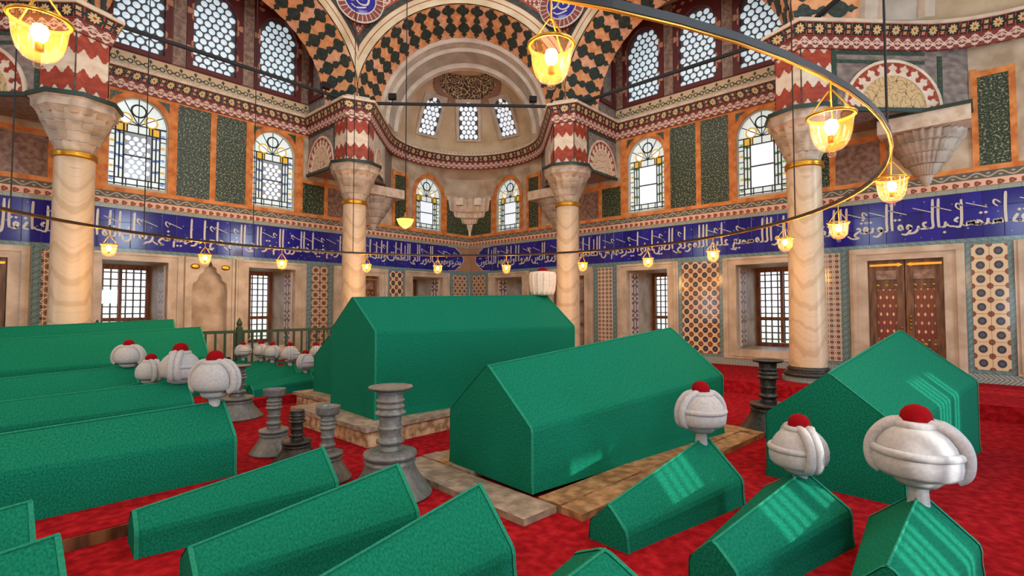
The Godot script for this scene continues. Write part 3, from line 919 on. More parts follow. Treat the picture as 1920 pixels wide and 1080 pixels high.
	for s in [-1.0, 1.0]:
		strip(w, "porphyry_panel", M.porphyry, s * 0.45 - 0.38, s * 0.45 + 0.38, 4.6, 6.94, 0.02)
		strip(w, "orange_stile", M.orange_paint, s * 0.905 - 0.075, s * 0.905 + 0.075, 4.6, 6.94, 0.035)
		strip(w, "orange_stile", M.orange_paint, s * 2.36 - 0.1, s * 2.36 + 0.1, 4.6, 6.94, 0.035)
		var of := pointed_frame(0.66, 4.6, 6.96, 0.6, 4.6, 6.88, 0.0, 0.03)
		put(w, "orange_arch", of, M.orange_paint, Transform3D(Basis(), Vector3(s * 1.62, 0, 0)))
		var sp := MB.new()
		sp.prism(PackedVector2Array([Vector2(-0.6, 6.9), Vector2(-0.34, 6.9), Vector2(-0.5, 6.8), Vector2(-0.6, 6.64)]), 0.0, 0.036)
		sp.prism(PackedVector2Array([Vector2(0.6, 6.9), Vector2(0.6, 6.64), Vector2(0.5, 6.8), Vector2(0.34, 6.9)]), 0.0, 0.036)
		put(w, "corner_inlay", sp, M.green_stone, Transform3D(Basis(), Vector3(s * 1.62, 0, 0)))
		# beside the column: small porphyry and grey marble panels
		strip(w, "porphyry_panel", M.porphyry, s * 2.81 - 0.34, s * 2.81 + 0.34, 4.62, 5.52, 0.02)
		strip(w, "orange_stile", M.orange_paint, s * 3.21 - 0.06, s * 3.21 + 0.06, 4.6, 5.78, 0.035)
		strip(w, "marble_panel", M.brown_marble, s * 3.7 - 0.43, s * 3.7 + 0.43, 4.62, 5.5, 0.02)
		strip(w, "orange_stile", M.orange_paint, s * 4.19 - 0.06, s * 4.19 + 0.06, 4.6, 5.6, 0.035)
		strip(w, "orange_rail", M.orange_paint, minf(s * 2.46, s * 4.25), maxf(s * 2.46, s * 4.25), 5.52, 5.63, 0.034)
		var e: float = s * 7.28
		if e > lo and e < hi:
			strip(w, "orange_stile", M.orange_paint, s * 5.72 - 0.05, s * 5.72 + 0.05, 4.6, 6.6, 0.035)
			strip(w, "porphyry_panel", M.porphyry, s * 6.0 - 0.23, s * 6.0 + 0.23, 4.62, 6.42, 0.02)
			strip(w, "orange_rail", M.orange_paint, s * 6.0 - 0.33, s * 6.0 + 0.33, 6.42, 6.54, 0.034)
			strip(w, "orange_stile", M.orange_paint, s * 6.28 - 0.05, s * 6.28 + 0.05, 4.6, 6.42, 0.036)
			put(w, "orange_arch", arch_ring(0.6, 0.75, 4.6, 6.56, 0.03), M.orange_paint, Transform3D(Basis(), Vector3(e, 0, 0)))
			strip(w, "orange_stile", M.orange_paint, s * 8.08 - 0.05, s * 8.08 + 0.05, 4.6, 6.0, 0.036)
			strip(w, "porphyry_panel", M.porphyry, s * 8.7 - 0.58, s * 8.7 + 0.58, 4.62, 5.9, 0.02)
	# gallery zone above the cornice
	strip(w, "crest_frieze", M.frieze_crest, -2.6, 2.6, 7.62, 7.94, 0.03, 0.33)
	for s in [-1.0, 1.0]:
		strip(w, "marble_pilaster", M.brown_marble, s * 0.84 - 0.14, s * 0.84 + 0.14, 7.96, 10.6, 0.05)
		strip(w, "marble_pilaster", M.brown_marble, s * 2.48 - 0.12, s * 2.48 + 0.12, 7.96, 10.6, 0.05)
	strip(w, "red_frieze", M.red_ornament, -2.6, 2.6, 10.36, 10.62, 0.04, 0.26)

# pointed band round a window head
func arch_ring(ihw: float, ohw: float, y0: float, y1: float, z: float) -> MB:
	var b := MB.new()
	var ysp := y1 - ihw * 1.1
	var pi_ := arch_points(ihw, ysp, ihw * 1.1, 8)
	var po := arch_points(ohw, ysp, ohw * 1.1, 8)
	pi_.push_front(Vector2(ihw, y0)); pi_.append(Vector2(-ihw, y0))
	po.push_front(Vector2(ohw, y0)); po.append(Vector2(-ohw, y0))
	for i in pi_.size() - 1:
		b.prism(PackedVector2Array([pi_[i], po[i], po[i + 1], pi_[i + 1]]), 0.0, z)
	return b

func double_door(n: int, k: int, cx: float) -> void:
	var d := setting("door_%d" % n, wall_xf(k) * Transform3D(Basis(), Vector3(cx, 0, -0.12)))
	put(d, "door_lining", boxm(Vector3(0, 1.52, -0.1), Vector3(1.32, 2.56, 0.06)), M.dark_wood)
	for s in [-1.0, 1.0]:
		var leaf := group_node(d, "door_leaf", Transform3D(Basis(), Vector3(s * 0.33, 0.24, 0)))
		put(leaf, "leaf_board", boxm(Vector3(0, 1.28, -0.03), Vector3(0.645, 2.56, 0.05)), M.dark_wood)
		for st in [-1.0, 1.0]:
			put(leaf, "door_stile", boxm(Vector3(st * 0.25, 1.28, 0.01), Vector3(0.14, 2.54, 0.035)), M.dark_wood)
		for ry in [0.08, 0.72, 2.0, 2.48]:
			put(leaf, "door_rail", boxm(Vector3(0, ry, 0.008), Vector3(0.36, 0.14, 0.03)), M.dark_wood)
		strip(leaf, "inlay_panel", M.inlay, -0.17, 0.17, 0.8, 1.92, 0.006, 0.34)
		strip(leaf, "inlay_panel", M.inlay, -0.17, 0.17, 0.16, 0.64, 0.006, 0.34)
		put(leaf, "name_panel", boxm(Vector3(0, 2.23, 0.012), Vector3(0.36, 0.2, 0.02)), M.brown_marble)
		var bar := MB.new()
		bar.prism(PackedVector2Array([Vector2(-0.3, 2.43), Vector2(0.2, 2.43), Vector2(0.22, 2.41), Vector2(0.3, 2.455), Vector2(0.22, 2.5), Vector2(0.2, 2.48), Vector2(-0.3, 2.48)]), 0.02, 0.045)
		put(leaf, "brass_strap", bar, M.brass, Transform3D(Basis(Vector3(-s, 0, 0), Vector3.UP, Vector3(0, 0, 1)) if s > 0 else Basis(), Vector3.ZERO))
		for y in [2.0, 0.72]:
			for i in 3:
				var st2 := MB.new()
				st2.lathe([Vector2(0.034, 0.0), Vector2(0.026, 0.014), Vector2(0, 0.02)], 10)
				put(leaf, "brass_boss", st2, M.brass, Transform3D(Basis(Vector3.RIGHT, PI / 2), Vector3(-0.16 + 0.16 * i, y, 0.024)))
		for i in 4:
			var kn := MB.new()
			kn.lathe([Vector2(0.03, 0.0), Vector2(0.034, 0.012), Vector2(0.018, 0.02), Vector2(0.022, 0.034), Vector2(0, 0.042)], 12)
			if s > 0 or i == 0:
				put(leaf, "door_knob", kn, M.brass, Transform3D(Basis(Vector3.RIGHT, PI / 2), Vector3(-s * 0.25, 1.06 + 0.085 * i, 0.028)))

func glazed_cupboard(n: int, k: int, cx: float) -> void:
	var d := setting("door_%d" % n, wall_xf(k) * Transform3D(Basis(), Vector3(cx, 0, -0.1)))
	put(d, "cupboard_back", boxm(Vector3(0, 1.52, -0.12), Vector3(1.32, 2.56, 0.04)), M.brown_marble)
	var fr := MB.new()
	for s in [-1.0, 0.0, 1.0]:
		fr.box(Vector3(s * 0.61, 1.52, 0), Vector3(0.1, 2.56, 0.06))
	for y in [0.3, 1.2, 1.95, 2.75]:
		fr.box(Vector3(0, y, 0), Vector3(1.12, 0.1, 0.05))
	put(d, "door_frame", fr, M.dark_wood)
	put(d, "glass_pane", boxm(Vector3(0, 1.52, -0.01), Vector3(1.12, 2.4, 0.006)), M.window_glass)

func prayer_niche(w: Node) -> void:
	var g := group_node(w, "marble_niche")
	# niche: stepped pointed head, body recessed
	var p := PackedVector2Array([Vector2(0, 2.98), Vector2(0.06, 2.84), Vector2(0.14, 2.8), Vector2(0.16, 2.68), Vector2(0.26, 2.6), Vector2(0.3, 2.46), Vector2(0.4, 2.38), Vector2(0.42, 2.2), Vector2(0.42, 0.3)])
	var fb := MB.new()
	for s in [-1.0, 1.0]:
		var q := PackedVector2Array()
		for pt in p:
			q.append(Vector2(s * pt.x, pt.y))
		q.append(Vector2(s * 0.6, 0.3)); q.append(Vector2(s * 0.6, 3.05)); q.append(Vector2(0, 3.05))
		fb.prism(q, -0.2, 0.03)
	put(g, "niche_frame", fb, M.frame_marble)
	put(g, "niche_back", boxm(Vector3(0, 1.65, -0.24), Vector3(1.0, 2.8, 0.08)), M.wall_marble)
	for s in [-1.0, 1.0]:
		var ro := MB.new()
		ro.lathe([Vector2(0.1, 0), Vector2(0.09, 0.03), Vector2(0.05, 0.05), Vector2(0.03, 0.04), Vector2(0, 0.05)], 20)
		put(g, "gilt_rosette", ro, M.gold, Transform3D(Basis(Vector3.RIGHT, PI / 2).scaled_local(Vector3(1.15, 1, 0.75)), Vector3(s * 0.36, 2.82, 0.03)))
		put(g, "side_moulding", boxm(Vector3(s * 0.56, 1.66, 0.045), Vector3(0.06, 2.8, 0.04)), M.frame_marble)

# ---------- lettering: pen strokes of each letter, right to left ----------
const NOJOIN := "ادذروزىةءأإآؤ"
const GLYPH := {
	"ا": [0.5, "-.2,2.7 -.26,1.2 -.22,.0", 0.5, "-.2,2.7 -.26,1.2 -.22,.0"],
	"ل": [0.6, "-.2,2.7 -.25,1.0 -.22,.1 -.6,0", 1.15, "-.2,2.7 -.27,.2 -.5,-.45 -.95,-.3 -1.05,.2"],
	"ب": [0.55, "-.2,.55 -.25,.08 -.55,0", 1.7, "-.15,.5 -.25,-.1 -.8,-.22 -1.4,-.1 -1.6,.35"],
	"ن": [0.55, "-.2,.55 -.25,.08 -.55,0", 1.15, "-.1,.45 -.15,-.1 -.45,-.5 -.9,-.35 -1.05,.25"],
	"ي": [0.55, "-.2,.55 -.25,.08 -.55,0", 1.5, "-.55,.5 -.3,.6 -.2,.3 -.6,.05 -.75,-.25 -.35,-.5 -1.0,-.55 -1.5,-.2"],
	"م": [0.65, "-.05,.02 -.25,.35 -.45,.3 -.45,.05 -.2,.0 -.65,0", 0.75, "-.05,.05 -.25,.38 -.48,.25 -.35,.0 -.1,.02|-.3,.0 -.58,-.1 -.62,-.8"],
	"و": [0.8, "-.5,.2 -.35,.5 -.12,.4 -.15,.12 -.4,.1 -.5,.25|-.14,.3 -.25,-.2 -.6,-.5 -1.0,-.4", 0.8, "-.5,.2 -.35,.5 -.12,.4 -.15,.12 -.4,.1 -.5,.25|-.14,.3 -.25,-.2 -.6,-.5 -1.0,-.4"],
	"ر": [0.7, "-.15,.35 -.2,.0 -.5,-.35 -1.0,-.42", 0.7, "-.15,.35 -.2,.0 -.5,-.35 -1.0,-.42"],
	"د": [0.6, "-.15,.75 -.4,.35 -.45,.05 -.05,.0", 0.6, "-.15,.75 -.4,.35 -.45,.05 -.05,.0"],
	"ف": [0.7, "-.1,.0 -.4,.15 -.5,.45 -.32,.65 -.15,.5 -.25,.2 -.4,.0 -.7,0", 1.6, "-.4,.3 -.3,.65 -.12,.5 -.2,.15 -.4,-.05 -.9,-.15 -1.4,0 -1.5,.35"],
	"ق": [0.7, "-.1,.0 -.4,.15 -.5,.45 -.32,.65 -.15,.5 -.25,.2 -.4,.0 -.7,0", 1.1, "-.45,.3 -.3,.6 -.12,.45 -.2,.0 -.5,-.5 -.9,-.35 -1.0,.2"],
	"ع": [0.75, "-.15,.65 -.45,.55 -.4,.25 -.1,.0 -.75,0", 0.95, "-.1,.1 -.35,.5 -.1,.55 -.4,.1 -.55,-.4 -.2,-.75 -.9,-.6"],
	"ح": [0.85, "-.75,.6 -.45,.55 -.1,.12 -.85,0", 1.0, "-.8,.5 -.1,.45 -.55,.05 -.7,-.4 -.4,-.75 -1.0,-.65"],
	"س": [0.9, "0,0 -.1,.4 -.2,.03 -.35,.38 -.45,.03 -.6,.35 -.65,.03 -.9,0", 1.6, "0,0 -.1,.4 -.2,.03 -.35,.38 -.45,.03 -.65,-.05 -.95,-.5 -1.4,-.3 -1.5,.25"],
	"ص": [1.15, "0,0 -.15,.05 -.5,.5 -.85,.35 -.7,.03 -.1,.0|-.8,.1 -.95,.3 -1.0,.02 -1.15,0", 1.6, "0,0 -.15,.05 -.5,.5 -.85,.35 -.7,.03 -.1,.0|-.8,.1 -.95,-.4 -1.4,-.3 -1.5,.2"],
	"ط": [1.0, "0,0 -.15,.05 -.55,.45 -.85,.3 -.7,.03 -.1,0|-.3,2.3 -.32,.2|-.7,.03 -1.0,0", 1.0, "0,0 -.15,.05 -.55,.45 -.85,.3 -.7,.03 -.1,0|-.3,2.3 -.32,.2"],
	"ك": [0.85, "-1.05,2.1 -.3,1.1 -.25,.9 -.55,.4 -.6,.05 -.85,0", 1.5, "-.2,2.4 -.25,.1 -.9,.0 -1.3,.1 -1.4,.3|-.45,.9 -.75,.6 -.5,.4"],
	"ه": [0.75, "0,0 -.2,.5 -.5,.4 -.35,.05 -.15,.2 -.45,-.25 -.6,.0 -.75,0", 0.6, "-.05,.0 -.2,.55 -.45,.35 -.35,.05 -.1,.1"],
}
const SAME := {"ت": "ب", "ث": "ب", "ى": "ي", "ئ": "ي", "ز": "ر", "ذ": "د", "خ": "ح", "ج": "ح", "ش": "س", "ض": "ص", "ظ": "ط", "غ": "ع", "ة": "ه", "ؤ": "و", "أ": "ا", "إ": "ا", "آ": "ا"}
const ABOVE := {"ت": 2, "ث": 3, "ن": 1, "ف": 1, "ق": 2, "خ": 1, "ذ": 1, "ز": 1, "ش": 3, "ض": 1, "ظ": 1, "غ": 1, "ة": 2}
const BELOW := {"ب": 1, "ي": 2, "ج": 1}

func pen(b: MB, pts: Array, w: float, z: float) -> void:
	var p := []
	var n := pts.size()
	if n == 2:
		p = pts
	else:
		for k in n - 1:
			var p0: Vector2 = pts[maxi(k - 1, 0)]; var p1: Vector2 = pts[k]; var p2: Vector2 = pts[k + 1]; var p3: Vector2 = pts[mini(k + 2, n - 1)]
			for s in 4:
				p.append(p1.cubic_interpolate(p2, p0, p3, s / 4.0))
		p.append(pts[n - 1])
	n = p.size()
	var lft := []; var rgt := []
	for k in n:
		var d: Vector2 = (p[mini(k + 1, n - 1)] - p[maxi(k - 1, 0)]).normalized()
		var f := 1.0 if k > 0 and k < n - 1 else 0.72
		var pw := w * f * (0.62 + 0.5 * absf(d.dot(Vector2(0.5, 0.86))))
		lft.append(p[k] + Vector2(-d.y, d.x) * pw * 0.5); rgt.append(p[k] - Vector2(-d.y, d.x) * pw * 0.5)
	for k in n - 1:
		var a: Vector2 = lft[k]; var c: Vector2 = rgt[k]; var e: Vector2 = rgt[k + 1]; var g: Vector2 = lft[k + 1]
		b.quad(Vector3(a.x, a.y, z), Vector3(c.x, c.y, z), Vector3(e.x, e.y, z), Vector3(g.x, g.y, z), Vector3.BACK)

func write(parent: Node, text: String, right: float, left: float) -> void:
	var total := 0.0
	var chars := []
	for k in text.length():
		var ch := text[k]
		if ch == " ":
			total += 0.22
			chars.append([ch, 0.22])
			continue
		var base: String = SAME.get(ch, ch)
		var fin := k + 1 >= text.length() or text[k + 1] == " " or NOJOIN.contains(ch)
		var adv: float = GLYPH[base][2] if fin else GLYPH[base][0]
		if fin and adv > 1.0:
			adv *= 0.75
		chars.append([ch, adv, base, fin])
		total += adv
	var unit := (right - left) / total
	var uy := 0.2
	var b := MB.new()
	var x := right
	var y0 := 3.16 + 0.27
	var joined := false
	var z := 0.041
	var i := 0
	for c in chars:
		if c[0] == " ":
			x -= c[1] * unit
			joined = false
			continue
		var lift := 0.0
		var path: String = GLYPH[c[2]][3] if c[3] else GLYPH[c[2]][1]
		var firstp := Vector2.ZERO
		for poly in path.split("|"):
			var pts := []
			for q in poly.split(" "):
				var xy := q.split(",")
				pts.append(Vector2(x + float(xy[0]) * maxf(unit, 0.13), y0 + lift + float(xy[1]) * uy * (1.13 if float(xy[1]) > 1.0 else 1.0)))
			pen(b, pts, 0.045, z)
			if firstp == Vector2.ZERO:
				firstp = pts[pts.size() - 1] if c[2] == "ا" else pts[mini(1, pts.size() - 1)]
		if joined:
			pen(b, [Vector2(x + 0.02, y0 + 0.004), Vector2(x - 0.2 * unit, y0 + 0.01)], 0.045, z)
		for d in int(ABOVE.get(c[0], 0)):
			var dc := Vector2(x - unit * 0.35 - d * 0.075, y0 + uy * (1.15 if d < 2 else 1.5))
			b.prism(PackedVector2Array([dc + Vector2(0.034, 0), dc + Vector2(0, 0.03), dc - Vector2(0.034, 0), dc - Vector2(0, 0.03)]), z - 0.003, z)
		for d in int(BELOW.get(c[0], 0)):
			var dc := Vector2(x - unit * 0.3 - d * 0.075, y0 - uy * 0.55)
			b.prism(PackedVector2Array([dc + Vector2(0.034, 0), dc + Vector2(0, 0.03), dc - Vector2(0.034, 0), dc - Vector2(0, 0.03)]), z - 0.003, z)
		# vowel strokes in the upper field
		if i % 3 == 1 and c[2] != "ا" and c[2] != "ل" and c[2] != "ط":
			pen(b, [Vector2(x + 0.06, y0 + 0.46), Vector2(x - 0.26, y0 + 0.33)].map(func(q): return Vector2(2 * x - q.x - 0.2, q.y)), 0.034, z)
		elif i % 4 == 2 and c[2] != "ا" and c[2] != "ل":
			pen(b, [Vector2(x - 0.02, y0 + 0.4), Vector2(x - 0.1, y0 + 0.47), Vector2(x - 0.12, y0 + 0.4), Vector2(x - 0.06, y0 + 0.33)], 0.03, z)
		joined = not c[3]
		x -= c[1] * unit
		i += 1
	put(parent, "lettering", b, M.script_white)
	# small painted blossoms between the letters
	var fb := MB.new()
	var n := int((right - left) / 0.11)
	for j in n:
		var c := Vector2(right - (j + rng.randf()) * 0.11, 3.2 + 0.88 * rng.randf())
		var r := rng.randf_range(0.012, 0.024)
		var p := PackedVector2Array()
		for q in 10:
			p.append(c + Vector2(cos(TAU * q / 10), sin(TAU * q / 10)) * (r if q % 2 else r * 0.6))
		fb.prism(p, 0.038, 0.0395)
	var fo := put(parent, "painted_blossoms", fb, M.blossom)
	fo.set_meta("kind", "stuff")

# ---------- octagon: arches, piers, columns, corner vaults ----------
const YS := 7.48   # springing
func soffit(th: float, t: float) -> Vector3:
	var c := cos(th); var s := sin(th)
	var inner_edge := Vector3(3.0 * c, YS + 2.95 * s, -7.08)
	var wall_edge := Vector3(2.62 * c, YS + 2.62 * s, -8.3)
	# start behind the groin with the next arch
	var tm := 0.0
	var g := absf(inner_edge.x) - 0.41421 * 7.08
	if g > 0.0:
		tm = g / ((absf(inner_edge.x) - absf(wall_edge.x)) + 0.41421 * 1.22)
	return inner_edge + (wall_edge - inner_edge) * (tm + (1.0 - tm) * t)   # a point in space

func soffit_in(th: float, t: float, d: float) -> Vector3:
	return soffit(th, t) - Vector3(cos(th), sin(th), 0) * d

const ARCH_LABEL := {-45.0: "peach and dark green striped arch of the vaulted corner beside the double door", 0.0: "peach and dark green striped arch over the wall with the ogee tile panel", 45.0: "peach and dark green striped arch in front of the half dome with three small windows", 90.0: "peach and dark green striped arch over the wall with the marble niche", 135.0: "peach and dark green striped arch of the vaulted corner beyond the marble niche wall"}

func arch(phi: float) -> void:
	var r := thing("striped_arch", ARCH_LABEL[phi], "arch", roty(phi), "striped arches round the hall")
	var N := 22
	var prof := [[0.0, 0.14], [0.07, 0.16], [0.1, 0.34], [0.17, 0.46], [0.25, 0.34], [0.28, 0.14], [0.36, 0.08], [0.4, 0.2], [0.47, 0.26], [0.52, 0.1], [0.58, 0.3], [0.68, 0.5], [0.78, 0.32], [0.83, 0.12], [0.88, 0.22], [0.92, 0.08], [0.97, 0.02]]
	for i in N:
		var th0 := PI * i / N
		var th1 := PI * (i + 1) / N
		var b := MB.new()
		var m := (th0 + th1) / 2
		for j in 6:
			var t0 := j / 6.0; var t1 := (j + 1) / 6.0
			var z0 := 0.022 if j % 2 == 0 else 0.0
			var z1 := 0.0 if j % 2 == 0 else 0.022
			for q in [[th0, m, 0.0], [m, th1, 1.0]]:
				var a := soffit_in(q[0], t0, z0 if q[2] > 0 else z1); var c := soffit_in(q[1], t0, z1 if q[2] > 0 else z0)
				var d := soffit_in(q[1], t1, z0 if q[2] > 0 else z1); var e := soffit_in(q[0], t1, z1 if q[2] > 0 else z0)
				b.face(a, c, d, e, -Vector3(cos(m), sin(m), 0))
		put(r, "voussoir", b, M.peach if (i * 7) % 3 else M.peach_pale)
	for i in N + 1:
		var c := PI * i / N
		var w := PI / N
		var b := MB.new()
		for j in prof.size() - 1:
			var w0: float = prof[j][1] * w; var w1: float = prof[j + 1][1] * w
			var a0 := clampf(c - w0, 0.0, PI); var a1 := clampf(c + w0, 0.0, PI); var b0 := clampf(c - w1, 0.0, PI); var b1 := clampf(c + w1, 0.0, PI)
			b.face(soffit_in(a0, prof[j][0], 0.03), soffit_in(a1, prof[j][0], 0.03), soffit_in(b1, prof[j + 1][0], 0.03), soffit_in(b0, prof[j + 1][0], 0.03), -Vector3(cos(c), sin(c), 0))
			b.face(soffit_in(a0, prof[j][0], 0.03), soffit_in(b0, prof[j + 1][0], 0.03), soffit_in(b0, prof[j + 1][0], 0.0), soffit_in(a0, prof[j][0], 0.0), Vector3(sin(c), -cos(c), 0))
			b.face(soffit_in(a1, prof[j][0], 0.03), soffit_in(b1, prof[j + 1][0], 0.03), soffit_in(b1, prof[j + 1][0], 0.0), soffit_in(a1, prof[j][0], 0.0), Vector3(-sin(c), cos(c), 0))
		put(r, "dark_voussoir", b, M.arch_dark)
	# edge moulding and spandrel on the inner face
	var lim := 0.41421 * 7.08
	var edge := func(o0: float, o1: float, z: float) -> MB:
		var b := MB.new()
		var S := 48
		for i in S:
			var q := []
			for th in [PI * i / S, PI * (i + 1) / S]:
				for o in [o0, o1]:
					q.append(Vector3(clampf((3.0 + o) * cos(th), -lim, lim), YS + (2.95 + o) * sin(th), z))
			if q[0].distance_to(q[1]) + q[2].distance_to(q[3]) < 1e-4:
				continue
			b.face(q[0], q[2], q[3], q[1], Vector3.BACK)
		return b
	put(r, "archivolt", edge.call(0.0, 0.34, -7.05), M.plaster)
	put(r, "red_fillet", edge.call(0.18, 0.205, -7.046), M.red_stone)
	put(r, "red_fillet", edge.call(0.34, 0.37, -7.04), M.dark_red)
	put(r, "dark_border", edge.call(0.37, 0.52, -7.055), M.arch_dark)
	put(r, "red_border", edge.call(0.52, 0.58, -7.05), M.red_stone)
	var sp := MB.new()
	var S2 := 40
	for i in S2:
		var x0 := -lim + 2 * lim * i / S2; var x1 := -lim + 2 * lim * (i + 1) / S2
		var ya := YS + 3.4 * sqrt(maxf(0.0, 1.0 - pow(x0 / 3.45, 2))); var yb := YS + 3.4 * sqrt(maxf(0.0, 1.0 - pow(x1 / 3.45, 2)))
		sp.quad(Vector3(x0, ya, -7.06), Vector3(x1, yb, -7.06), Vector3(x1, 11.5, -7.06), Vector3(x0, 11.5, -7.06), Vector3.BACK, Vector2(x0, -ya) * 4, Vector2(x1, -yb) * 4, Vector2(x1, -11.5) * 4, Vector2(x0, -11.5) * 4)
	put(r, "painted_spandrel", sp, M.frieze_rumi)
	# tie rod from pier to pier
	put(r, "tie_rod", boxm(Vector3(0, 7.62, -7.4), Vector3(5.3, 0.07, 0.07)), M.iron)

func medallion(phi: float, label: String) -> void:
	var m := thing("medallion", label, "medallion", roty(phi) * Transform3D(Basis(), Vector3(0, 10.32, -7.36)), "inscribed roundels between the arches")
	for d in [[0.66, 0.0, "script_white"], [0.63, 0.012, "frieze_rumi"], [0.44, 0.02, "script_white"], [0.41, 0.03, "tile_blue_1"]]:
		var b := MB.new()
		b.lathe([Vector2(d[0], -0.04), Vector2(d[0], d[1]), Vector2(0, d[1])], 40, Transform3D(), 0, 0.0, Vector2(14, 4))
		put(m, "roundel_disc", b, M[d[2]], Transform3D(Basis(Vector3.RIGHT, PI / 2), Vector3.ZERO))
	var s := MB.new()
	pen(s, [Vector2(0.24, 0.2), Vector2(0.2, -0.12), Vector2(0.0, -0.16), Vector2(-0.12, -0.02), Vector2(0.0, 0.08), Vector2(0.06, -0.04)], 0.05, 0.036)
	pen(s, [Vector2(0.1, 0.26), Vector2(0.06, 0.02)], 0.05, 0.036)
	pen(s, [Vector2(-0.06, 0.24), Vector2(-0.1, 0.0), Vector2(-0.26, -0.1), Vector2(-0.28, 0.06)], 0.05, 0.036)
	pen(s, [Vector2(0.16, -0.22), Vector2(-0.1, -0.28), Vector2(-0.24, -0.2)], 0.045, 0.036)
	put(m, "lettering", s, M.script_white)

func wave(u: float) -> float:
	var f := fposmod(u / 0.235, 1.0)
	var pts := [[0.0, 0.0], [0.14, 0.02], [0.2, 0.42], [0.34, 0.5], [0.4, 0.9], [0.5, 1.0], [0.6, 0.9], [0.66, 0.5], [0.8, 0.42], [0.86, 0.02], [1.0, 0.0]]
	for k in pts.size() - 1:
		if f <= pts[k + 1][0]:
			return lerpf(pts[k][1], pts[k + 1][1], (f - pts[k][0]) / (pts[k + 1][0] - pts[k][0])) * 0.13
	return 0.0

const PIER_LABEL := ["right-hand", "left-hand"]
func pier(k: int, m: float) -> void:
	var key := "%d%d" % [k, int(m)]
	var words: String = {"01": "beside the inlaid double door", "0-1": "to the right of the half dome", "11": "to the left of the half dome", "1-1": "beyond the marble niche wall"}[key]
	var t := thing("pier", "red and white zigzag striped pier " + words, "pier", roty(90.0 * k), "striped piers above the columns")
	var P := [Vector2(m * 2.63, -7.08), Vector2(m * 2.63, -A), Vector2(m * 5.643, -A), Vector2(m * 4.786, -8.507), Vector2(m * 3.146, -6.866)]
	var b := MB.new()
	var cen := Vector2(m * 3.7, -8.3)
	var y0 := 5.78; var y1 := 7.5
	var U := [Vector2(m * 2.63, -8.3), Vector2(m * 2.63, -A), Vector2(m * 5.643, -A), Vector2(m * 4.786, -8.507), Vector2(m * 4.009, -7.729)]
	for i in 10:
		if i == 5:
			y0 = 7.5; y1 = 11.5
		var Q: Array = P if i < 5 else U
		var a: Vector2 = Q[i % 5]; var c: Vector2 = Q[(i + 1) % 5]
		var nn := Vector2(c.y - a.y, -(c.x - a.x))
		if nn.dot((a + c) / 2 - cen) < 0:
			nn = -nn
		b.face(Vector3(a.x, y0, a.y), Vector3(c.x, y0, c.y), Vector3(c.x, y1, c.y), Vector3(a.x, y1, a.y), Vector3(nn.x, 0, nn.y))
	y0 = 5.78
	for tr in [[0, 1, 2], [0, 2, 3], [0, 3, 4]]:
		b.tri(Vector3(P[tr[0]].x, 7.5, P[tr[0]].y), Vector3(P[tr[1]].x, 7.5, P[tr[1]].y), Vector3(P[tr[2]].x, 7.5, P[tr[2]].y), Vector3.UP, Vector3.UP, Vector3.UP)
		b.tri(Vector3(P[tr[0]].x, y0, P[tr[0]].y), Vector3(P[tr[1]].x, y0, P[tr[1]].y), Vector3(P[tr[2]].x, y0, P[tr[2]].y), Vector3.DOWN, Vector3.DOWN, Vector3.DOWN)
	put(t, "marble_core", b, M.grey_marble)
	# zigzag courses round the front
	var d2 := Vector2(m * W45, -W45)
	var line := [Vector2(m * 2.63, -7.08 - 0.62), Vector2(m * 2.63, -7.08), Vector2(m * 3.146, -6.866), Vector2(m * 3.146, -6.866) + d2 * 0.62]
	var outw := [Vector2(-m, 0), Vector2(-m * 0.38, 0.92).normalized(), Vector2(m * W45, W45)]
	var lv := [[5.8, "white_stone"], [5.84, "red_stone"], [6.2, "white_stone"], [6.58, "red_stone"], [6.9, "white_stone"], [7.02, ""]]
	for c in 5:
		var mb := MB.new()
		var off := 0.03 if lv[c][1] == "red_stone" else 0.024
		var u := 0.0
		for sgm in 3:
			var a: Vector2 = line[sgm]; var e: Vector2 = line[sgm + 1]
			var ln := a.distance_to(e)
			var nn: Vector2 = outw[sgm]
			var steps := maxi(8, int(ln / 0.024))
			for i in steps:
				var f0 := float(i) / steps; var f1 := float(i + 1) / steps
				var p0: Vector2 = a.lerp(e, f0) + nn * off; var p1: Vector2 = a.lerp(e, f1) + nn * off
				var lo0: float = lv[c][0] + (wave(u + ln * f0) if c > 0 else 0.0); var lo1: float = lv[c][0] + (wave(u + ln * f1) if c > 0 else 0.0)
				var hi0: float = lv[c + 1][0] + (wave(u + ln * f0) if c < 4 else 0.0); var hi1: float = lv[c + 1][0] + (wave(u + ln * f1) if c < 4 else 0.0)
				mb.face(Vector3(p0.x, lo0, p0.y), Vector3(p1.x, lo1, p1.y), Vector3(p1.x, hi1, p1.y), Vector3(p0.x, hi0, p0.y), Vector3(nn.x, 0, nn.y))
			u += ln
		put(t, "zigzag_course", mb, M[lv[c][1]])
	# flank towards the wall bay, flank towards the vaulted corner
	flank(t, Vector3(m * 2.63, 0, -7.08), Vector3(0, 0, -1), Vector3(-m, 0, 0), 2.28, 1.46, 0.78, "rose_scroll", true)
	var wide := (k == 0) == (m > 0)   # the flank seen broadside beside the door and beyond the niche wall
	flank(t, Vector3(m * 3.146, 0, -6.866), Vector3(m * W45, 0, -W45), Vector3(m * W45, 0, W45), 2.6 if wide else 2.3, 1.9 if wide else 1.35, 1.02 if wide else 0.5, "scroll_panel" if wide else "rose_scroll", false, not wide)
	column(k, m, words)
	corbel(k, m, words)

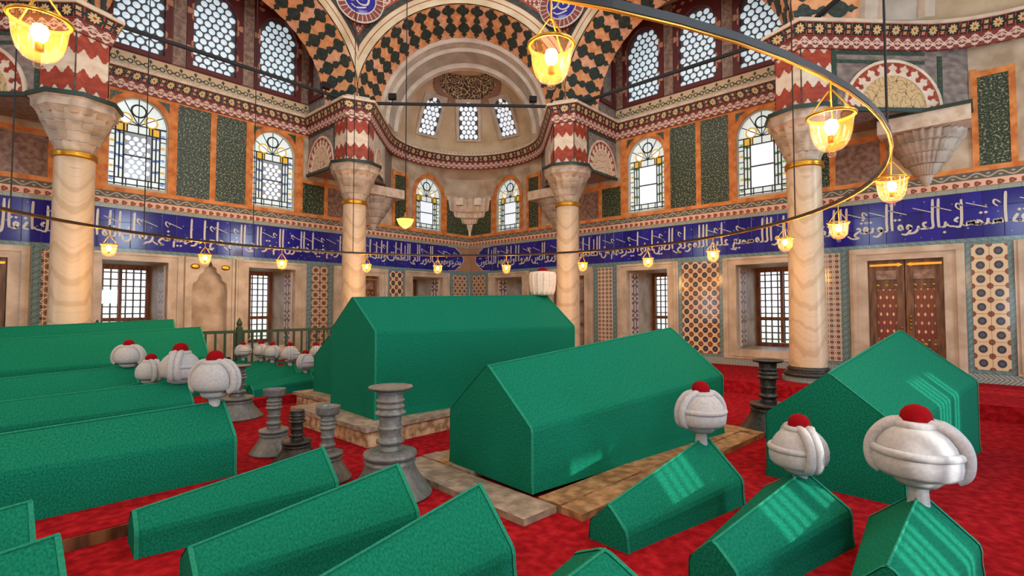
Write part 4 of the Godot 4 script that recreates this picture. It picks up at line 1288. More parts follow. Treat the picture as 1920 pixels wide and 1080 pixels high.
func flank(t: Node3D, o: Vector3, dir: Vector3, nn: Vector3, ln: float, ac: float, R: float, tymp: String, gallery: bool, pale := false) -> void:
	var bx := Vector3.UP.cross(nn)
	var sg := signf(bx.dot(dir))
	var g := group_node(t, "marble_flank", Transform3D(Basis(bx, Vector3.UP, nn), o))
	var st := func(called: String, m: Material, l0: float, l1: float, ya: float, yb: float, z: float) -> void:
		strip(g, called, m, minf(sg * l0, sg * l1), maxf(sg * l0, sg * l1), ya, yb, z)
	if pale:
		st.call("pale_panel", M.pale_plaster, 0.63, ln, 5.8, 7.0, 0.008)
		st.call("pale_panel", M.white_stone, 0.63, 0.82, 5.8, 7.0, 0.02)
	else:
		st.call("green_band", M.green_stone, 0.64, 0.74, 5.8, 7.0, 0.012)
		st.call("green_band", M.green_stone, 0.74, ln, 6.9, 7.0, 0.012)
	if R > 0.8:
		st.call("green_band", M.green_stone, 0.74, ln, 6.62 + 0.1, 6.62 + 0.17, 0.012)
		st.call("green_band", M.green_stone, ac + R - 0.05, ac + R + 0.05, 5.8, 6.9, 0.012)
	st.call("dark_ledge", M.dark_green, (ac - R) if pale else 0.62, (ac + R) if pale else ln, 5.72, 5.8, 0.06)
	# blind arch
	var cy := 5.8
	var rise := 0.92 if R > 0.8 else (1.55 if pale else 1.2)
	var arc := func(r: float, a: float) -> Vector2: return Vector2(sg * ac + r * cos(a), cy + r * sin(a) * rise * 1.04)
	var ring := func(r0: float, r1: float, a0: float, a1: float, z: float, n: int) -> MB:
		var p := PackedVector2Array()
		for i in n + 1:
			p.append(arc.call(r1, lerpf(a0, a1, float(i) / n)))
		for i in n + 1:
			p.append(arc.call(r0, lerpf(a1, a0, float(i) / n)))
		var b := MB.new(); b.prism(p, 0.0, z); return b
	var tp := PackedVector2Array()
	for i in 17:
		tp.append(arc.call(R * 0.72, PI * i / 16.0))
	var tb := MB.new(); tb.prism(tp, 0.0, 0.012, 0.9); put(g, "painted_tympanum", tb, M[tymp])
	put(g, "white_extrados", ring.call(R * 0.96, R * 1.02, 0.0, PI, 0.04, 24), M.white_stone)
	put(g, "white_intrados", ring.call(R * 0.69, R * 0.735, 0.0, PI, 0.032, 24), M.white_stone)
	var nv := 11
	for i in nv:
		put(g, "arch_voussoir", ring.call(R * 0.735, R * 0.96, PI * i / nv + 0.004, PI * (i + 1) / nv - 0.004, 0.028, 3), M.red_stone)
		var am := PI * (i + 0.5) / nv
		var w := PI / nv
		var lb := MB.new()
		lb.prism(PackedVector2Array([arc.call(R * 0.735, am - w * 0.4), arc.call(R * 0.79, am - w * 0.2), arc.call(R * 0.82, am - w * 0.36), arc.call(R * 0.87, am - w * 0.34), arc.call(R * 0.89, am - w * 0.14), arc.call(R * 0.945, am), arc.call(R * 0.89, am + w * 0.14), arc.call(R * 0.87, am + w * 0.34), arc.call(R * 0.82, am + w * 0.36), arc.call(R * 0.79, am + w * 0.2), arc.call(R * 0.735, am + w * 0.4)]), 0.0, 0.034)
		put(g, "arch_leaf", lb, M.white_stone)
	if gallery:
		honey_window("", Transform3D(Basis(), Vector3(sg * 1.75, 0, 0.02)), 0.3, 8.1, 10.0, false, g, 0.18)

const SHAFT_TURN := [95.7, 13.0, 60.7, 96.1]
func column(k: int, m: float, words: String) -> void:
	var at := Vector3(m * 3.05, 0.24, -7.363)
	var a := -22.5 * m
	var t := thing("marble_column", "veined marble column with muqarnas capital and gilt ring " + words, "column", roty(90.0 * k) * Transform3D(Basis(Vector3.UP, deg_to_rad(a)), at), "marble columns round the hall")
	var b := MB.new()
	b.lathe([Vector2(0.5, 0.0), Vector2(0.5, 0.1), Vector2(0, 0.1)], 8, Transform3D(Basis(Vector3.UP, PI / 8), Vector3.ZERO))
	put(t, "plinth_block", b, M.pewter)
	b = MB.new()
	b.lathe([Vector2(0.44, 0.1), Vector2(0.46, 0.14), Vector2(0.44, 0.19), Vector2(0.39, 0.2), Vector2(0.38, 0.23), Vector2(0.4, 0.26), Vector2(0.36, 0.3), Vector2(0.345, 0.3)], 32)
	put(t, "column_base", b, M.black_bronze)
	b = MB.new()
	var pr := []
	for i in 13:
		pr.append(Vector2(0.345 - 0.03 * i / 12.0, 0.28 + (4.42 - 0.28) * i / 12.0))
	b.lathe(pr, 36, Transform3D(), 0, 0.0, Vector2(1, 1.0 / 4.2))
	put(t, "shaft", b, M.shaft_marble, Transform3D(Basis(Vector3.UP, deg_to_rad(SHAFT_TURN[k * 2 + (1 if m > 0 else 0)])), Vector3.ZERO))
	b = MB.new()
	b.lathe([Vector2(0.315, 4.4), Vector2(0.36, 4.41), Vector2(0.365, 4.44), Vector2(0.34, 4.455), Vector2(0.365, 4.47), Vector2(0.365, 4.5), Vector2(0.33, 4.52), Vector2(0.3, 4.52)], 36)
	put(t, "gilt_ring", b, M.gold)
	b = MB.new()
	var tiers := [[0.32, 0.37, 4.52, 4.7, 12], [0.39, 0.44, 4.7, 4.88, 16], [0.46, 0.52, 4.88, 5.06, 16], [0.54, 0.6, 5.06, 5.26, 16]]
	for q in tiers:
		b.lathe([Vector2(q[0] - 0.04, q[2]), Vector2(q[0], q[2] + 0.01), Vector2((q[0] + q[1]) / 2 - 0.01, (q[2] + q[3]) / 2), Vector2(q[1], q[3] - 0.03), Vector2(q[1] + 0.02, q[3]), Vector2(q[1] - 0.04, q[3])], 64, Transform3D(), q[4], 0.2)
	put(t, "muqarnas_tiers", b, M.capital_marble)
	b = MB.new()
	var oc := Transform3D(Basis(Vector3.UP, PI / 8), Vector3.ZERO)
	b.lathe([Vector2(0.56, 5.2), Vector2(0.66, 5.3), Vector2(0.67, 5.3)], 8, oc)
	b.lathe([Vector2(0.67, 5.3), Vector2(0.68, 5.44)], 8, oc)
	b.lathe([Vector2(0.68, 5.44), Vector2(0.72, 5.47)], 8, oc)
	put(t, "capital_block", b, M.capital_marble)
	b = MB.new()
	b.lathe([Vector2(0.6, 5.47), Vector2(0.75, 5.47)], 8, oc)
	b.lathe([Vector2(0.75, 5.47), Vector2(0.75, 5.555)], 8, oc)
	b.lathe([Vector2(0.75, 5.555), Vector2(0.0, 5.556)], 8, oc)
	put(t, "abacus", b, M.dark_green)

func corbel(k: int, m: float, words: String) -> void:
	var t := thing("muqarnas_corbel", "stepped white marble wall corbel under the striped pier " + words, "corbel", roty(90.0 * k) * Transform3D(Basis(), Vector3(m * 4.92, 4.3, -A)), "marble wall corbels")
	var b := MB.new()
	var q := [[0.06, 0.14, 0.0, 0.26], [0.2, 0.28, 0.26, 0.48], [0.36, 0.44, 0.48, 0.7], [0.5, 0.58, 0.7, 0.92], [0.64, 0.7, 0.92, 1.12]]
	for i in q.size():
		var e: Array = q[i]
		b.lathe([Vector2(e[0] - 0.05, e[2]), Vector2(e[0], e[2] + 0.01), Vector2(e[1], e[3] - 0.04), Vector2(e[1] + 0.02, e[3]), Vector2(e[1] - 0.06, e[3])], 56, Transform3D(), 28, 0.2, Vector2(1, 1), PI)
	put(t, "muqarnas_tiers", b, M.capital_marble)
	put(t, "corbel_block", boxm(Vector3(0, 1.27, 0.37), Vector3(1.5, 0.3, 0.72)), M.white_stone)
	if (k == 0) == (m > 0):
		put(t, "corbel_ledge", boxm(Vector3(0, 1.45, 0.4), Vector3(1.56, 0.06, 0.78)), M.dark_green)

func exedra(k: int) -> void:
	var phi := -45.0 + 90.0 * k
	var words: String = ["beside the inlaid double door", "in the far corner", "beyond the marble niche wall"][k]
	var t := thing("half_dome", "pale plastered half dome with small roundel windows " + words, "half dome", roty(phi), "corner half domes")
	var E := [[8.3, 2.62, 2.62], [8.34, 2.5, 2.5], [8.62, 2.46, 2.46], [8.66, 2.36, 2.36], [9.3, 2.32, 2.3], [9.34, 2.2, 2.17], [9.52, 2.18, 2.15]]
	for i in E.size() - 1:
		var b := MB.new()
		var S := 40
		for j in S:
			var q := []
			for th in [PI * j / S, PI * (j + 1) / S]:
				for e in [E[i], E[i + 1]]:
					q.append(Vector3(e[1] * cos(th), YS + e[2] * sin(th), -e[0]))
			var mth := PI * (j + 0.5) / S
			b.face(q[0], q[2], q[3], q[1], Vector3(-cos(mth), -sin(mth), 0.6))
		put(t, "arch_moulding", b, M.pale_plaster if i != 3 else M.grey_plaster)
	var sb := MB.new()
	var c := Vector3(0, YS, -9.4)
	var R := 2.62
	var sp := func(az: float, el: float, r: float) -> Vector3: return c + Vector3(sin(az) * cos(el), sin(el), -cos(az) * cos(el)) * r
	for i in 36:
		for j in 16:
			var a0 := -PI / 2 + PI * i / 36; var a1 := -PI / 2 + PI * (i + 1) / 36
			var e0 := PI / 2 * j / 16; var e1 := PI / 2 * (j + 1) / 16
			var p := [sp.call(a0, e0, R), sp.call(a1, e0, R), sp.call(a1, e1, R), sp.call(a0, e1, R)]
			var nr := []
			for q in p:
				nr.append((c - q).normalized())
			sb.tri(p[0], p[1], p[2], nr[0], nr[1], nr[2]); sb.tri(p[0], p[2], p[3], nr[0], nr[2], nr[3])
	put(t, "dome_shell", sb, M.plaster)
	for az in [-38.0, 0.0, 38.0]:
		var az_r := deg_to_rad(az)
		var el := deg_to_rad(28.0)
		var p: Vector3 = sp.call(az_r, el, R - 0.16)
		var zz := (c - p).normalized()
		var xx := Vector3.UP.cross(zz).normalized()
		var xf := Transform3D(Basis(xx, zz.cross(xx) * 1.12, zz), p)
		var g := group_node(t, "roundel_window", xf)
		put(g, "plaster_surround", pointed_frame(0.46, -0.62, 0.72, 0.35, -0.56, 0.62, -0.1, 0.03, 1.0), M.pale_plaster)
		var pb := MB.new(); pb.prism(outline(0.36, -0.57, 0.63, 1.0), -0.09, -0.04); put(g, "pierced_screen", pb, M.screen_plaster)
		var d := MB.new(); d.lathe([Vector2(0.076, -0.01), Vector2(0.072, 0.006), Vector2(0, 0.01)], 12)
		var dm := d.mesh()
		var ol := outline(0.33, -0.55, 0.6, 1.0)
		for row in 8:
			for col in 4:
				var x := -0.258 + col * 0.172 + (0.086 if row % 2 else 0.0)
				var y := -0.475 + row * 0.148
				if Geometry2D.is_point_in_polygon(Vector2(x, y), ol):
					put(g, "window_roundel", dm, M.pane_white, Transform3D(Basis(Vector3.RIGHT, PI / 2), Vector3(x, y, -0.03)))
	# painted crown medallion
	for lay in [[25.0, 0.012, "medallion_rim"], [21.0, 0.022, "medallion_scroll"]]:
		var mb := MB.new()
		var n := 30
		for i in n:
			for j in 8:
				var q := []
				for f in [i, i + 1]:
					var az: float = deg_to_rad(-58.0 + 116.0 * f / n) * (lay[0] / 25.0)
					var lo: float = 66.0 - lay[0] * sqrt(maxf(0.0, 1.0 - pow(-1.0 + 2.0 * f / n, 2)))
					for g in [j, j + 1]:
						q.append(sp.call(az, deg_to_rad(lerpf(lo, 66.5, g / 8.0)), R - lay[1]))
				mb.quad(q[0], q[2], q[3], q[1], (c - q[0]).normalized(), Vector2(i / 22.0, 1 - j / 20.0), Vector2((i + 1) / 22.0, 1 - j / 20.0), Vector2((i + 1) / 22.0, 1 - (j + 1) / 20.0), Vector2(i / 22.0, 1 - (j + 1) / 20.0))
		put(t, "painted_medallion", mb, M[lay[2]])
	for i in 34:
		var az := deg_to_rad(-56.0 + 112.0 * i / 33.0)
		var f := -1.0 + 2.0 * i / 33.0
		var lo := 66.0 - 25.0 * sqrt(maxf(0.0, 1.0 - f * f))
		var tb := MB.new()
		var w := deg_to_rad(1.5)
		tb.tri(sp.call(az - w, deg_to_rad(lo + 0.4), R - 0.014), sp.call(az + w, deg_to_rad(lo + 0.4), R - 0.014), sp.call(az, deg_to_rad(lo - 2.4), R - 0.014), Vector3.BACK, Vector3.BACK, Vector3.BACK)
		put(t, "medallion_point", tb, M.medallion_rim)
	# stalactite squinch turning the square corner into the round
	var s := thing("corner_squinch", "beige stone squinch tapering into the wall corner " + words, "squinch", roty(phi), "corner squinches")
	var lev := [[7.1, 2.72], [6.72, 1.55], [6.05, 1.4], [6.0, 1.2], [5.5, 1.1], [5.46, 0.92], [5.28, 0.86], [5.25, 0.52], [5.08, 0.46], [5.05, 0.26], [4.56, 0.1]]
	for i in lev.size() - 1:
		var b := MB.new()
		var S := 28
		for j in S:
			var q := []
			for f in [j, j + 1]:
				for l in [lev[i], lev[i + 1]]:
					var ps := deg_to_rad(-45.0 + 90.0 * f / S)
					var lob := 0.0
					if l[0] < 6.01:
						lob = 0.05 * absf(sin(f * PI / 4.0)) * l[1]
					var cz: float = A * sqrt(2.0) - 1.41421 * l[1]
					q.append(Vector3(sin(ps) * (l[1] - lob), l[0], -cz - cos(ps) * (l[1] - lob)))
			b.face(q[0], q[2], q[3], q[1], Vector3(0, 0.2 if i % 2 == 0 else -1, 1))
		put(s, "squinch_tier", b, M.wall_marble if i < 2 else M.white_stone)
	for x in [-0.34, 0.34]:
		put(s, "squinch_pendant", boxm(Vector3(x, 5.72, -11.92), Vector3(0.26, 0.26, 0.22)), M.white_stone)

func sweep(path: PackedVector2Array, o0: float, y0: float, o1: float, y1: float, period: float, back := 0.0) -> MB:
	var b := MB.new()
	var n := path.size()
	var off := func(i: int, o: float) -> Vector2:
		var d0: Vector2 = (path[i] - path[maxi(i - 1, 0)]).normalized() if i > 0 else (path[1] - path[0]).normalized()
		var d1: Vector2 = (path[mini(i + 1, n - 1)] - path[i]).normalized() if i < n - 1 else d0
		var n0 := Vector2(-d0.y, d0.x); var n1 := Vector2(-d1.y, d1.x)
		return path[i] + (n0 + n1) / (1.0 + maxf(n0.dot(n1), -0.6)) * o
	var u := 0.0
	for i in n - 1:
		var ln := path[i].distance_to(path[i + 1])
		var a0: Vector2 = off.call(i, o0); var b0: Vector2 = off.call(i + 1, o0); var a1: Vector2 = off.call(i, o1); var b1: Vector2 = off.call(i + 1, o1)
		var d := (path[i + 1] - path[i]).normalized()
		var nn := Vector3(-d.y, 0.0, d.x)
		var u1 := u + ln / period
		b.quad(Vector3(a0.x, y0, a0.y), Vector3(b0.x, y0, b0.y), Vector3(b1.x, y1, b1.y), Vector3(a1.x, y1, a1.y), nn, Vector2(u, 1), Vector2(u1, 1), Vector2(u1, 0), Vector2(u, 0))
		var ab: Vector2 = off.call(i, back); var bb: Vector2 = off.call(i + 1, back)
		b.face(Vector3(ab.x, y0, ab.y), Vector3(bb.x, y0, bb.y), Vector3(b0.x, y0, b0.y), Vector3(a0.x, y0, a0.y), Vector3.DOWN)
		b.face(Vector3(ab.x, y1, ab.y), Vector3(bb.x, y1, bb.y), Vector3(b1.x, y1, b1.y), Vector3(a1.x, y1, a1.y), Vector3.UP)
		u = u1
	return b

func cornices() -> void:
	var path := PackedVector2Array()
	var add := func(p: Vector2, deg: float) -> void:
		var q := Basis(Vector3.UP, deg_to_rad(deg)) * Vector3(p.x, 0, p.y)
		var v := Vector2(q.x, q.z)
		if path.size() == 0 or path[path.size() - 1].distance_to(v) > 0.02:
			path.append(v)
	var ex := func(k: int) -> void:
		var deg := -45.0 + 90.0 * k
		add.call(Vector2(-2.63, -7.08), deg)
		for i in 29:
			var ps := deg_to_rad(-90.0 + 180.0 * i / 28.0)
			add.call(Vector2(2.63 * sin(ps), -9.4 - 2.63 * cos(ps)), deg)
		add.call(Vector2(2.63, -7.08), deg)
	var bay := func(k: int) -> void:
		for p in [Vector2(-2.63, -7.08), Vector2(-2.63, -A), Vector2(2.63, -A), Vector2(2.63, -7.08)]:
			add.call(p, 90.0 * k)
	ex.call(2); bay.call(1); ex.call(1); bay.call(0); ex.call(0)
	var t := setting("trim_3", Transform3D())
	put(t, "rumi_frieze", sweep(path, 0.06, 6.98, 0.1, 7.22, 0.42), M.frieze_rumi)
	put(t, "flower_frieze", sweep(path, 0.12, 7.22, 0.2, 7.45, 0.38), M.frieze_flower)
	put(t, "cornice_cap", sweep(path, 0.23, 7.45, 0.24, 7.51, 1.0), M.white_stone)
	put(t, "dotted_frieze", sweep(path, 0.05, 7.51, 0.04, 7.64, 0.14), M.frieze_dots)

func dome() -> void:
	var cl := setting("ceiling")
	var ap := 7.08
	for k in 8:
		var b := MB.new()
		var hwx := ap * 0.41421
		# flat ceiling outside the octagon
		var out := 15.0
		b.face(Vector3(-hwx, 11.5, -ap), Vector3(hwx, 11.5, -ap), Vector3(out * 0.41421, 11.5, -out), Vector3(-out * 0.41421, 11.5, -out), Vector3.DOWN)
		b.face(Vector3(-hwx, 11.8, -ap), Vector3(hwx, 11.8, -ap), Vector3(out * 0.41421, 11.8, -out), Vector3(-out * 0.41421, 11.8, -out), Vector3.UP)
		put(cl, "ceiling_panel", b, M.pale_plaster, roty(45.0 * k))
		# drum with one broad window on each side
		put(cl, "drum_wall", masonry_panel(hwx, 11.5, 14.2, 1.6, 12.0, 13.6), M.plaster, roty(45.0 * k) * Transform3D(Basis(), Vector3(0, 0, -ap)))
		put(cl, "drum_window_pane", boxm(Vector3(0, 12.8, -ap - 0.2), Vector3(3.2, 1.6, 0.02)), M.pane_clear, roty(45.0 * k))
		window_light(roty(45.0 * k) * Transform3D(Basis(Vector3.RIGHT, 0.0), Vector3(0, 12.8, -ap - 0.15)), Vector2(3.1, 1.5), 12.5, Color(0.95, 0.97, 1.0))
	var d := MB.new()
	var pr := []
	for i in 13:
		var a := PI / 2 * i / 12
		pr.append(Vector2(7.75 * cos(a), 14.2 + 4.4 * sin(a)))
	d.lathe(pr, 48)
	put(cl, "dome_shell", d, M.plaster)
	medallion(67.5, "blue inscribed roundel in the spandrel above the pier to the left of the half dome")
	medallion(22.5, "blue inscribed roundel in the spandrel above the pier to the right of the half dome")

func masonry_panel(hx: float, y0: float, y1: float, wx: float, wy0: float, wy1: float) -> MB:
	var b := MB.new()
	var xs := [-hx - 0.25, -wx, wx, hx + 0.25]
	var ys := [y0, wy0, wy1, y1]
	for i in 3:
		for j in 3:
			if i == 1 and j == 1:
				continue
			b.box(Vector3((xs[i] + xs[i + 1]) / 2, (ys[j] + ys[j + 1]) / 2, -0.15), Vector3(xs[i + 1] - xs[i], ys[j + 1] - ys[j], 0.3))
	return b

# ---------- furnishings ----------
# cross-section of a gabled cover: half width, eave height, ridge height, rounded edges
func gable(hw: float, ev: float, rg: float, grow := 0.0) -> Array:
	var b := minf(0.035, hw * 0.2)
	var sl := Vector2(hw, -(rg - ev)).normalized()
	var pts := [Vector2(-hw - grow - 0.012, 0), Vector2(-hw - grow, 0.1), Vector2(-hw - grow, ev - b + grow * 0.4)]
	pts.append(Vector2(-hw - grow * 0.7, ev + grow * 0.7) + Vector2(0.28, 0.12) * b)
	pts.append(Vector2(-hw, ev) + Vector2(sl.x, -sl.y) * b + Vector2(-0.6, 0.8) * grow)
	pts.append(Vector2(0, rg) - Vector2(sl.x, -sl.y) * b + Vector2(-0.6, 0.8) * grow)
	pts.append(Vector2(0, rg - b * 0.32 + grow))
	for i in range(5, -1, -1):
		var q: Vector2 = pts[i]
		pts.append(Vector2(-q.x, q.y))
	return pts

func loft(b: MB, s0: Array, z0: float, s1: Array, z1: float) -> void:
	for i in s0.size() - 1:
		var a: Vector2 = s0[i]; var c: Vector2 = s0[i + 1]
		var mid := (a + c) * 0.5
		b.face(Vector3(a.x, a.y, z0), Vector3(c.x, c.y, z0), Vector3(s1[i + 1].x, s1[i + 1].y, z1), Vector3(s1[i].x, s1[i].y, z1), Vector3(mid.x, maxf(mid.y - 0.35 * absf(s0[6].y), 0.0) * 2.0 + 0.0001, 0))

func cap(b: MB, s: Array, z: float, dirz: float) -> void:
	var p := PackedVector2Array(s)
	var idx := Geometry2D.triangulate_polygon(p)
	var nn := Vector3(0, 0, dirz)
	for k in range(0, idx.size(), 3):
		b.tri(Vector3(p[idx[k]].x, p[idx[k]].y, z), Vector3(p[idx[k + 1]].x, p[idx[k + 1]].y, z), Vector3(p[idx[k + 2]].x, p[idx[k + 2]].y, z), nn, nn, nn)

# foot end at a, head end at b (room x, z); widths, eaves and ridges at both ends
func sarcophagus(label: String, group: String, y0: float, ax: float, az: float, bx: float, bz: float, ha: float, ea: float, ra: float, hb: float, eb: float, rb: float, hem_a := true, hem_b := true) -> Node3D:
	var dx := bx - ax; var dz := bz - az
	var ln := sqrt(dx * dx + dz * dz)
	var turn := atan2(-dx, -dz)
	var t := thing("sarcophagus", label, "sarcophagus", Transform3D(Basis(Vector3.UP, turn), Vector3(ax, y0, az)), group)
	var sa := gable(ha, ea, ra); var sb := gable(hb, eb, rb)
	var b := MB.new()
	loft(b, sa, 0.0, sb, -ln)
	cap(b, sa, 0.0, 1.0); cap(b, sb, -ln, -1.0)
	put(t, "felt_cover", b, M.green_felt)
	var at := func(f: float) -> Array: return gable(lerpf(ha, hb, f), lerpf(ea, eb, f), lerpf(ra, rb, f), 0.007)
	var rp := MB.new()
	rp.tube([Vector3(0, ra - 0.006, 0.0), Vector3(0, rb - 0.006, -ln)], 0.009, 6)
	put(t, "ridge_line", rp, M.green_hem)  # slim tube along the ridge, a paler green than the cover
	var wd := 0.024
	var g := MB.new()
	if hem_a:
		loft(g, at.call(-0.002), 0.004, at.call(wd / ln), -wd)
		put(t, "hem_band", g, M.green_hem)
	if hem_b:
		g = MB.new()
		loft(g, at.call(1.0 - wd / ln), -ln + wd, at.call(1.002), -ln - 0.004)
		put(t, "hem_band", g, M.green_hem)
	return t

func turban(label: String, group: String, at: Vector3, yaw: float, sc := 1.0, tall := 0.12, cloth := "turban_white") -> void:
	var t := thing("turban", label, "turban", Transform3D(Basis(Vector3.UP, deg_to_rad(yaw)).scaled(Vector3(sc, sc, sc)), at), group)
	var h := tall / sc
	var b := MB.new()
	b.lathe([Vector2(0.06, -0.08), Vector2(0.05, h * 0.5), Vector2(0.055, h)], 16)
	put(t, "post", b, M[cloth])
	b = MB.new()
	b.lathe([Vector2(0.05, h - 0.07), Vector2(0.1, h - 0.075), Vector2(0.13, h - 0.045), Vector2(0.135, h - 0.01), Vector2(0.1, h + 0.02), Vector2(0.0, h + 0.02)], 48, Transform3D(), 12, 0.1)
	put(t, "gathered_collar", b, M[cloth])
	var body := [Vector2(0.0, h), Vector2(0.165, h), Vector2(0.2, h + 0.025), Vector2(0.216, h + 0.07), Vector2(0.218, h + 0.13), Vector2(0.202, h + 0.19), Vector2(0.17, h + 0.238), Vector2(0.13, h + 0.275), Vector2(0.09, h + 0.295), Vector2(0.0, h + 0.3)]
	b = MB.new(); b.lathe(body, 32)
	put(t, "wrapped_body", b, M[cloth])
	# lower half bulging under the fold
	b = MB.new()
	var pts := []
	for i in 15:
		var a := PI * i / 14.0
		pts.append(Vector3(cos(a) * 0.218, h + 0.135, sin(a) * 0.222))
	b.tube(pts, 0.026, 10)
	put(t, "cross_fold", b, M[cloth])
	b = MB.new()
	b.lathe([Vector2(0.15, h - 0.012), Vector2(0.2, h - 0.008), Vector2(0.226, h + 0.02), Vector2(0.234, h + 0.07), Vector2(0.23, h + 0.12), Vector2(0.2, h + 0.135)], 28, Transform3D(), 0, 0.0, Vector2.ONE, PI)
	put(t, "lower_fold", b, M[cloth])
	for sd in [0.03, -0.034]:
		b = MB.new()
		pts = []
		for i in range(1, body.size() - 2):
			var q0: Vector2 = body[maxi(i - 1, 1)]; var q1: Vector2 = body[i]; var q2: Vector2 = body[i + 1]; var q3: Vector2 = body[mini(i + 2, body.size() - 2)]
			for f in 3:
				var q := q1.cubic_interpolate(q2, q0, q3, f / 3.0)
				pts.append(Vector3(q.x + 0.02, q.y, sd))
		pts.append(Vector3(0.07, h + 0.3, sd))
		var all := []
		for q in pts:
			all.append(q)
		pts.reverse()
		var other := []
		for q in pts:
			other.append(Vector3(-q.x, q.y, q.z))
		b.tube(all + other, 0.036, 12)
		put(t, "over_fold", b, M[cloth])
	b = MB.new()
	pts = []
	for i in 20:
		pts.append(Vector3(cos(TAU * i / 20) * 0.092, h + 0.29, sin(TAU * i / 20) * 0.092))
	b.tube(pts, 0.03, 8, true)
	put(t, "top_roll", b, M[cloth])
	b = MB.new()
	b.lathe([Vector2(0.078, h + 0.28), Vector2(0.086, h + 0.33), Vector2(0.078, h + 0.37), Vector2(0.055, h + 0.4), Vector2(0.02, h + 0.415), Vector2(0, h + 0.416)], 24)
	put(t, "velvet_cap", b, M.red_velvet)

# bell-footed candlestick: scale of radius and height
func candlestick(label: String, at: Vector3, r: float, hgt: float, pan: float, m: String, pan_on := true) -> void:
	var t := thing("candlestick", label, "candlestick", Transform3D(Basis(), at), "floor candlesticks between the tombs")
	var k := hgt / 0.98
	var P := func(list: Array) -> Array:
		var o := []
		for q in list:
			o.append(Vector2(q[0] * r, q[1] * k))
		return o
	var b := MB.new()
	b.lathe(P.call([[0.0, 0.0], [0.39, 0.0], [0.395, 0.02], [0.375, 0.035], [0.33, 0.1], [0.27, 0.18], [0.235, 0.25], [0.225, 0.29], [0.24, 0.3], [0.22, 0.315], [0.215, 0.33]]), 40)
	put(t, "bell_foot", b, M[m])
	b = MB.new()
	b.lathe(P.call([[0.2, 0.325], [0.235, 0.335], [0.25, 0.36], [0.245, 0.385], [0.2, 0.395], [0.13, 0.4], [0.1, 0.405]]), 40)
	put(t, "shoulder_tray", b, M[m])
	b = MB.new()
	b.lathe(P.call([[0.1, 0.4], [0.115, 0.415], [0.092, 0.44], [0.1, 0.46], [0.13, 0.475], [0.13, 0.5], [0.105, 0.515], [0.1, 0.53], [0.1, 0.59], [0.118, 0.6], [0.118, 0.62], [0.1, 0.63], [0.105, 0.72]]), 36)
	put(t, "stem", b, M[m])
	b = MB.new()
	b.lathe(P.call([[0.105, 0.715], [0.14, 0.73], [0.145, 0.75], [0.12, 0.765], [0.115, 0.785], [0.13, 0.795], [0.13, 0.81], [0.11, 0.82], [0.115, 0.84], [0.13, 0.85], [0.13, 0.865], [0.112, 0.875], [0.12, 0.935], [0.115, 0.95], [0.0, 0.95]]), 36)
	put(t, "ringed_socket", b, M[m])
	if pan_on and r < 0.9:
		b = MB.new()
		b.lathe([Vector2(0.05 * r, 0.92 * k), Vector2(pan * 0.85, 0.925 * k), Vector2(pan * 0.96, 0.95 * k), Vector2(pan, 1.04 * k), Vector2(pan * 1.04, 1.05 * k), Vector2(pan * 0.94, 1.045 * k), Vector2(pan * 0.88, 0.97 * k), Vector2(0, 0.96 * k)], 36)
		put(t, "drip_cup", b, M[m])
	elif pan_on:
		b = MB.new()
		b.lathe([Vector2(0.05 * r, 0.945 * k), Vector2(pan * 0.9, 0.955 * k), Vector2(pan, 0.975 * k), Vector2(pan, 0.985 * k), Vector2(pan * 0.9, 0.975 * k), Vector2(0, 0.965 * k)], 36)
		put(t, "drip_pan", b, M[m])

func lamp(label: String, at: Vector3, drop: float, sc: float, energy: float) -> void:
	var t := thing("hanging_lamp", label, "lamp", Transform3D(Basis().scaled(Vector3(sc, sc, sc)), at + Vector3(0, -drop, 0)), "glass lamps on the iron hoop")
	var b := MB.new()   # local origin at the rim
	b.lathe([Vector2(0.0, -0.2), Vector2(0.03, -0.198), Vector2(0.06, -0.185), Vector2(0.086, -0.15), Vector2(0.1, -0.1), Vector2(0.107, -0.04), Vector2(0.115, 0.0)], 28)
	put(t, "glass_bowl", b, M.amber_glass)
	b = MB.new()
	var pts := []
	for i in 24:
		pts.append(Vector3(cos(TAU * i / 24) * 0.117, 0, sin(TAU * i / 24) * 0.117))
	b.tube(pts, 0.009, 6, true)
	put(t, "gilt_rim", b, M.gold)
	b = MB.new()
	b.lathe([Vector2(0.0, -0.235), Vector2(0.018, -0.23), Vector2(0.024, -0.215), Vector2(0.016, -0.2), Vector2(0, -0.198)], 12)
	put(t, "glass_knob", b, M.amber_glass)
	for i in 3:
		var a := TAU * i / 3.0 + 0.4
		b = MB.new()
		b.tube([Vector3(cos(a) * 0.115, 0, sin(a) * 0.115), Vector3(cos(a) * 0.012, 0.14, sin(a) * 0.012)], 0.0045, 5)
		put(t, "chain", b, M.gold)
	b = MB.new()
	b.tube([Vector3(0, 0.135, 0), Vector3(0, drop / sc, 0)], 0.006, 6)
	put(t, "hook_rod", b, M.gold)
	b = MB.new()
	b.lathe([Vector2(0, -0.15), Vector2(0.018, -0.15), Vector2(0.018, -0.115), Vector2(0.012, -0.11)], 12)
	put(t, "bulb_socket", b, M.brass)
	b = MB.new()
	b.lathe([Vector2(0.012, -0.112), Vector2(0.03, -0.085), Vector2(0.036, -0.06), Vector2(0.028, -0.03), Vector2(0.0, -0.015)], 14)
	put(t, "bulb", b, M.bulb_glow)
	var l := OmniLight3D.new()
	l.name = "lamp_light"
	l.light_color = Color(1.0, 0.71, 0.38); l.light_energy = energy; l.light_size = 0.03; l.omni_range = 40.0; l.omni_attenuation = 2.0; l.shadow_enabled = true
	t.add_child(l, true)
	l.position = Vector3(0, -0.065, 0)

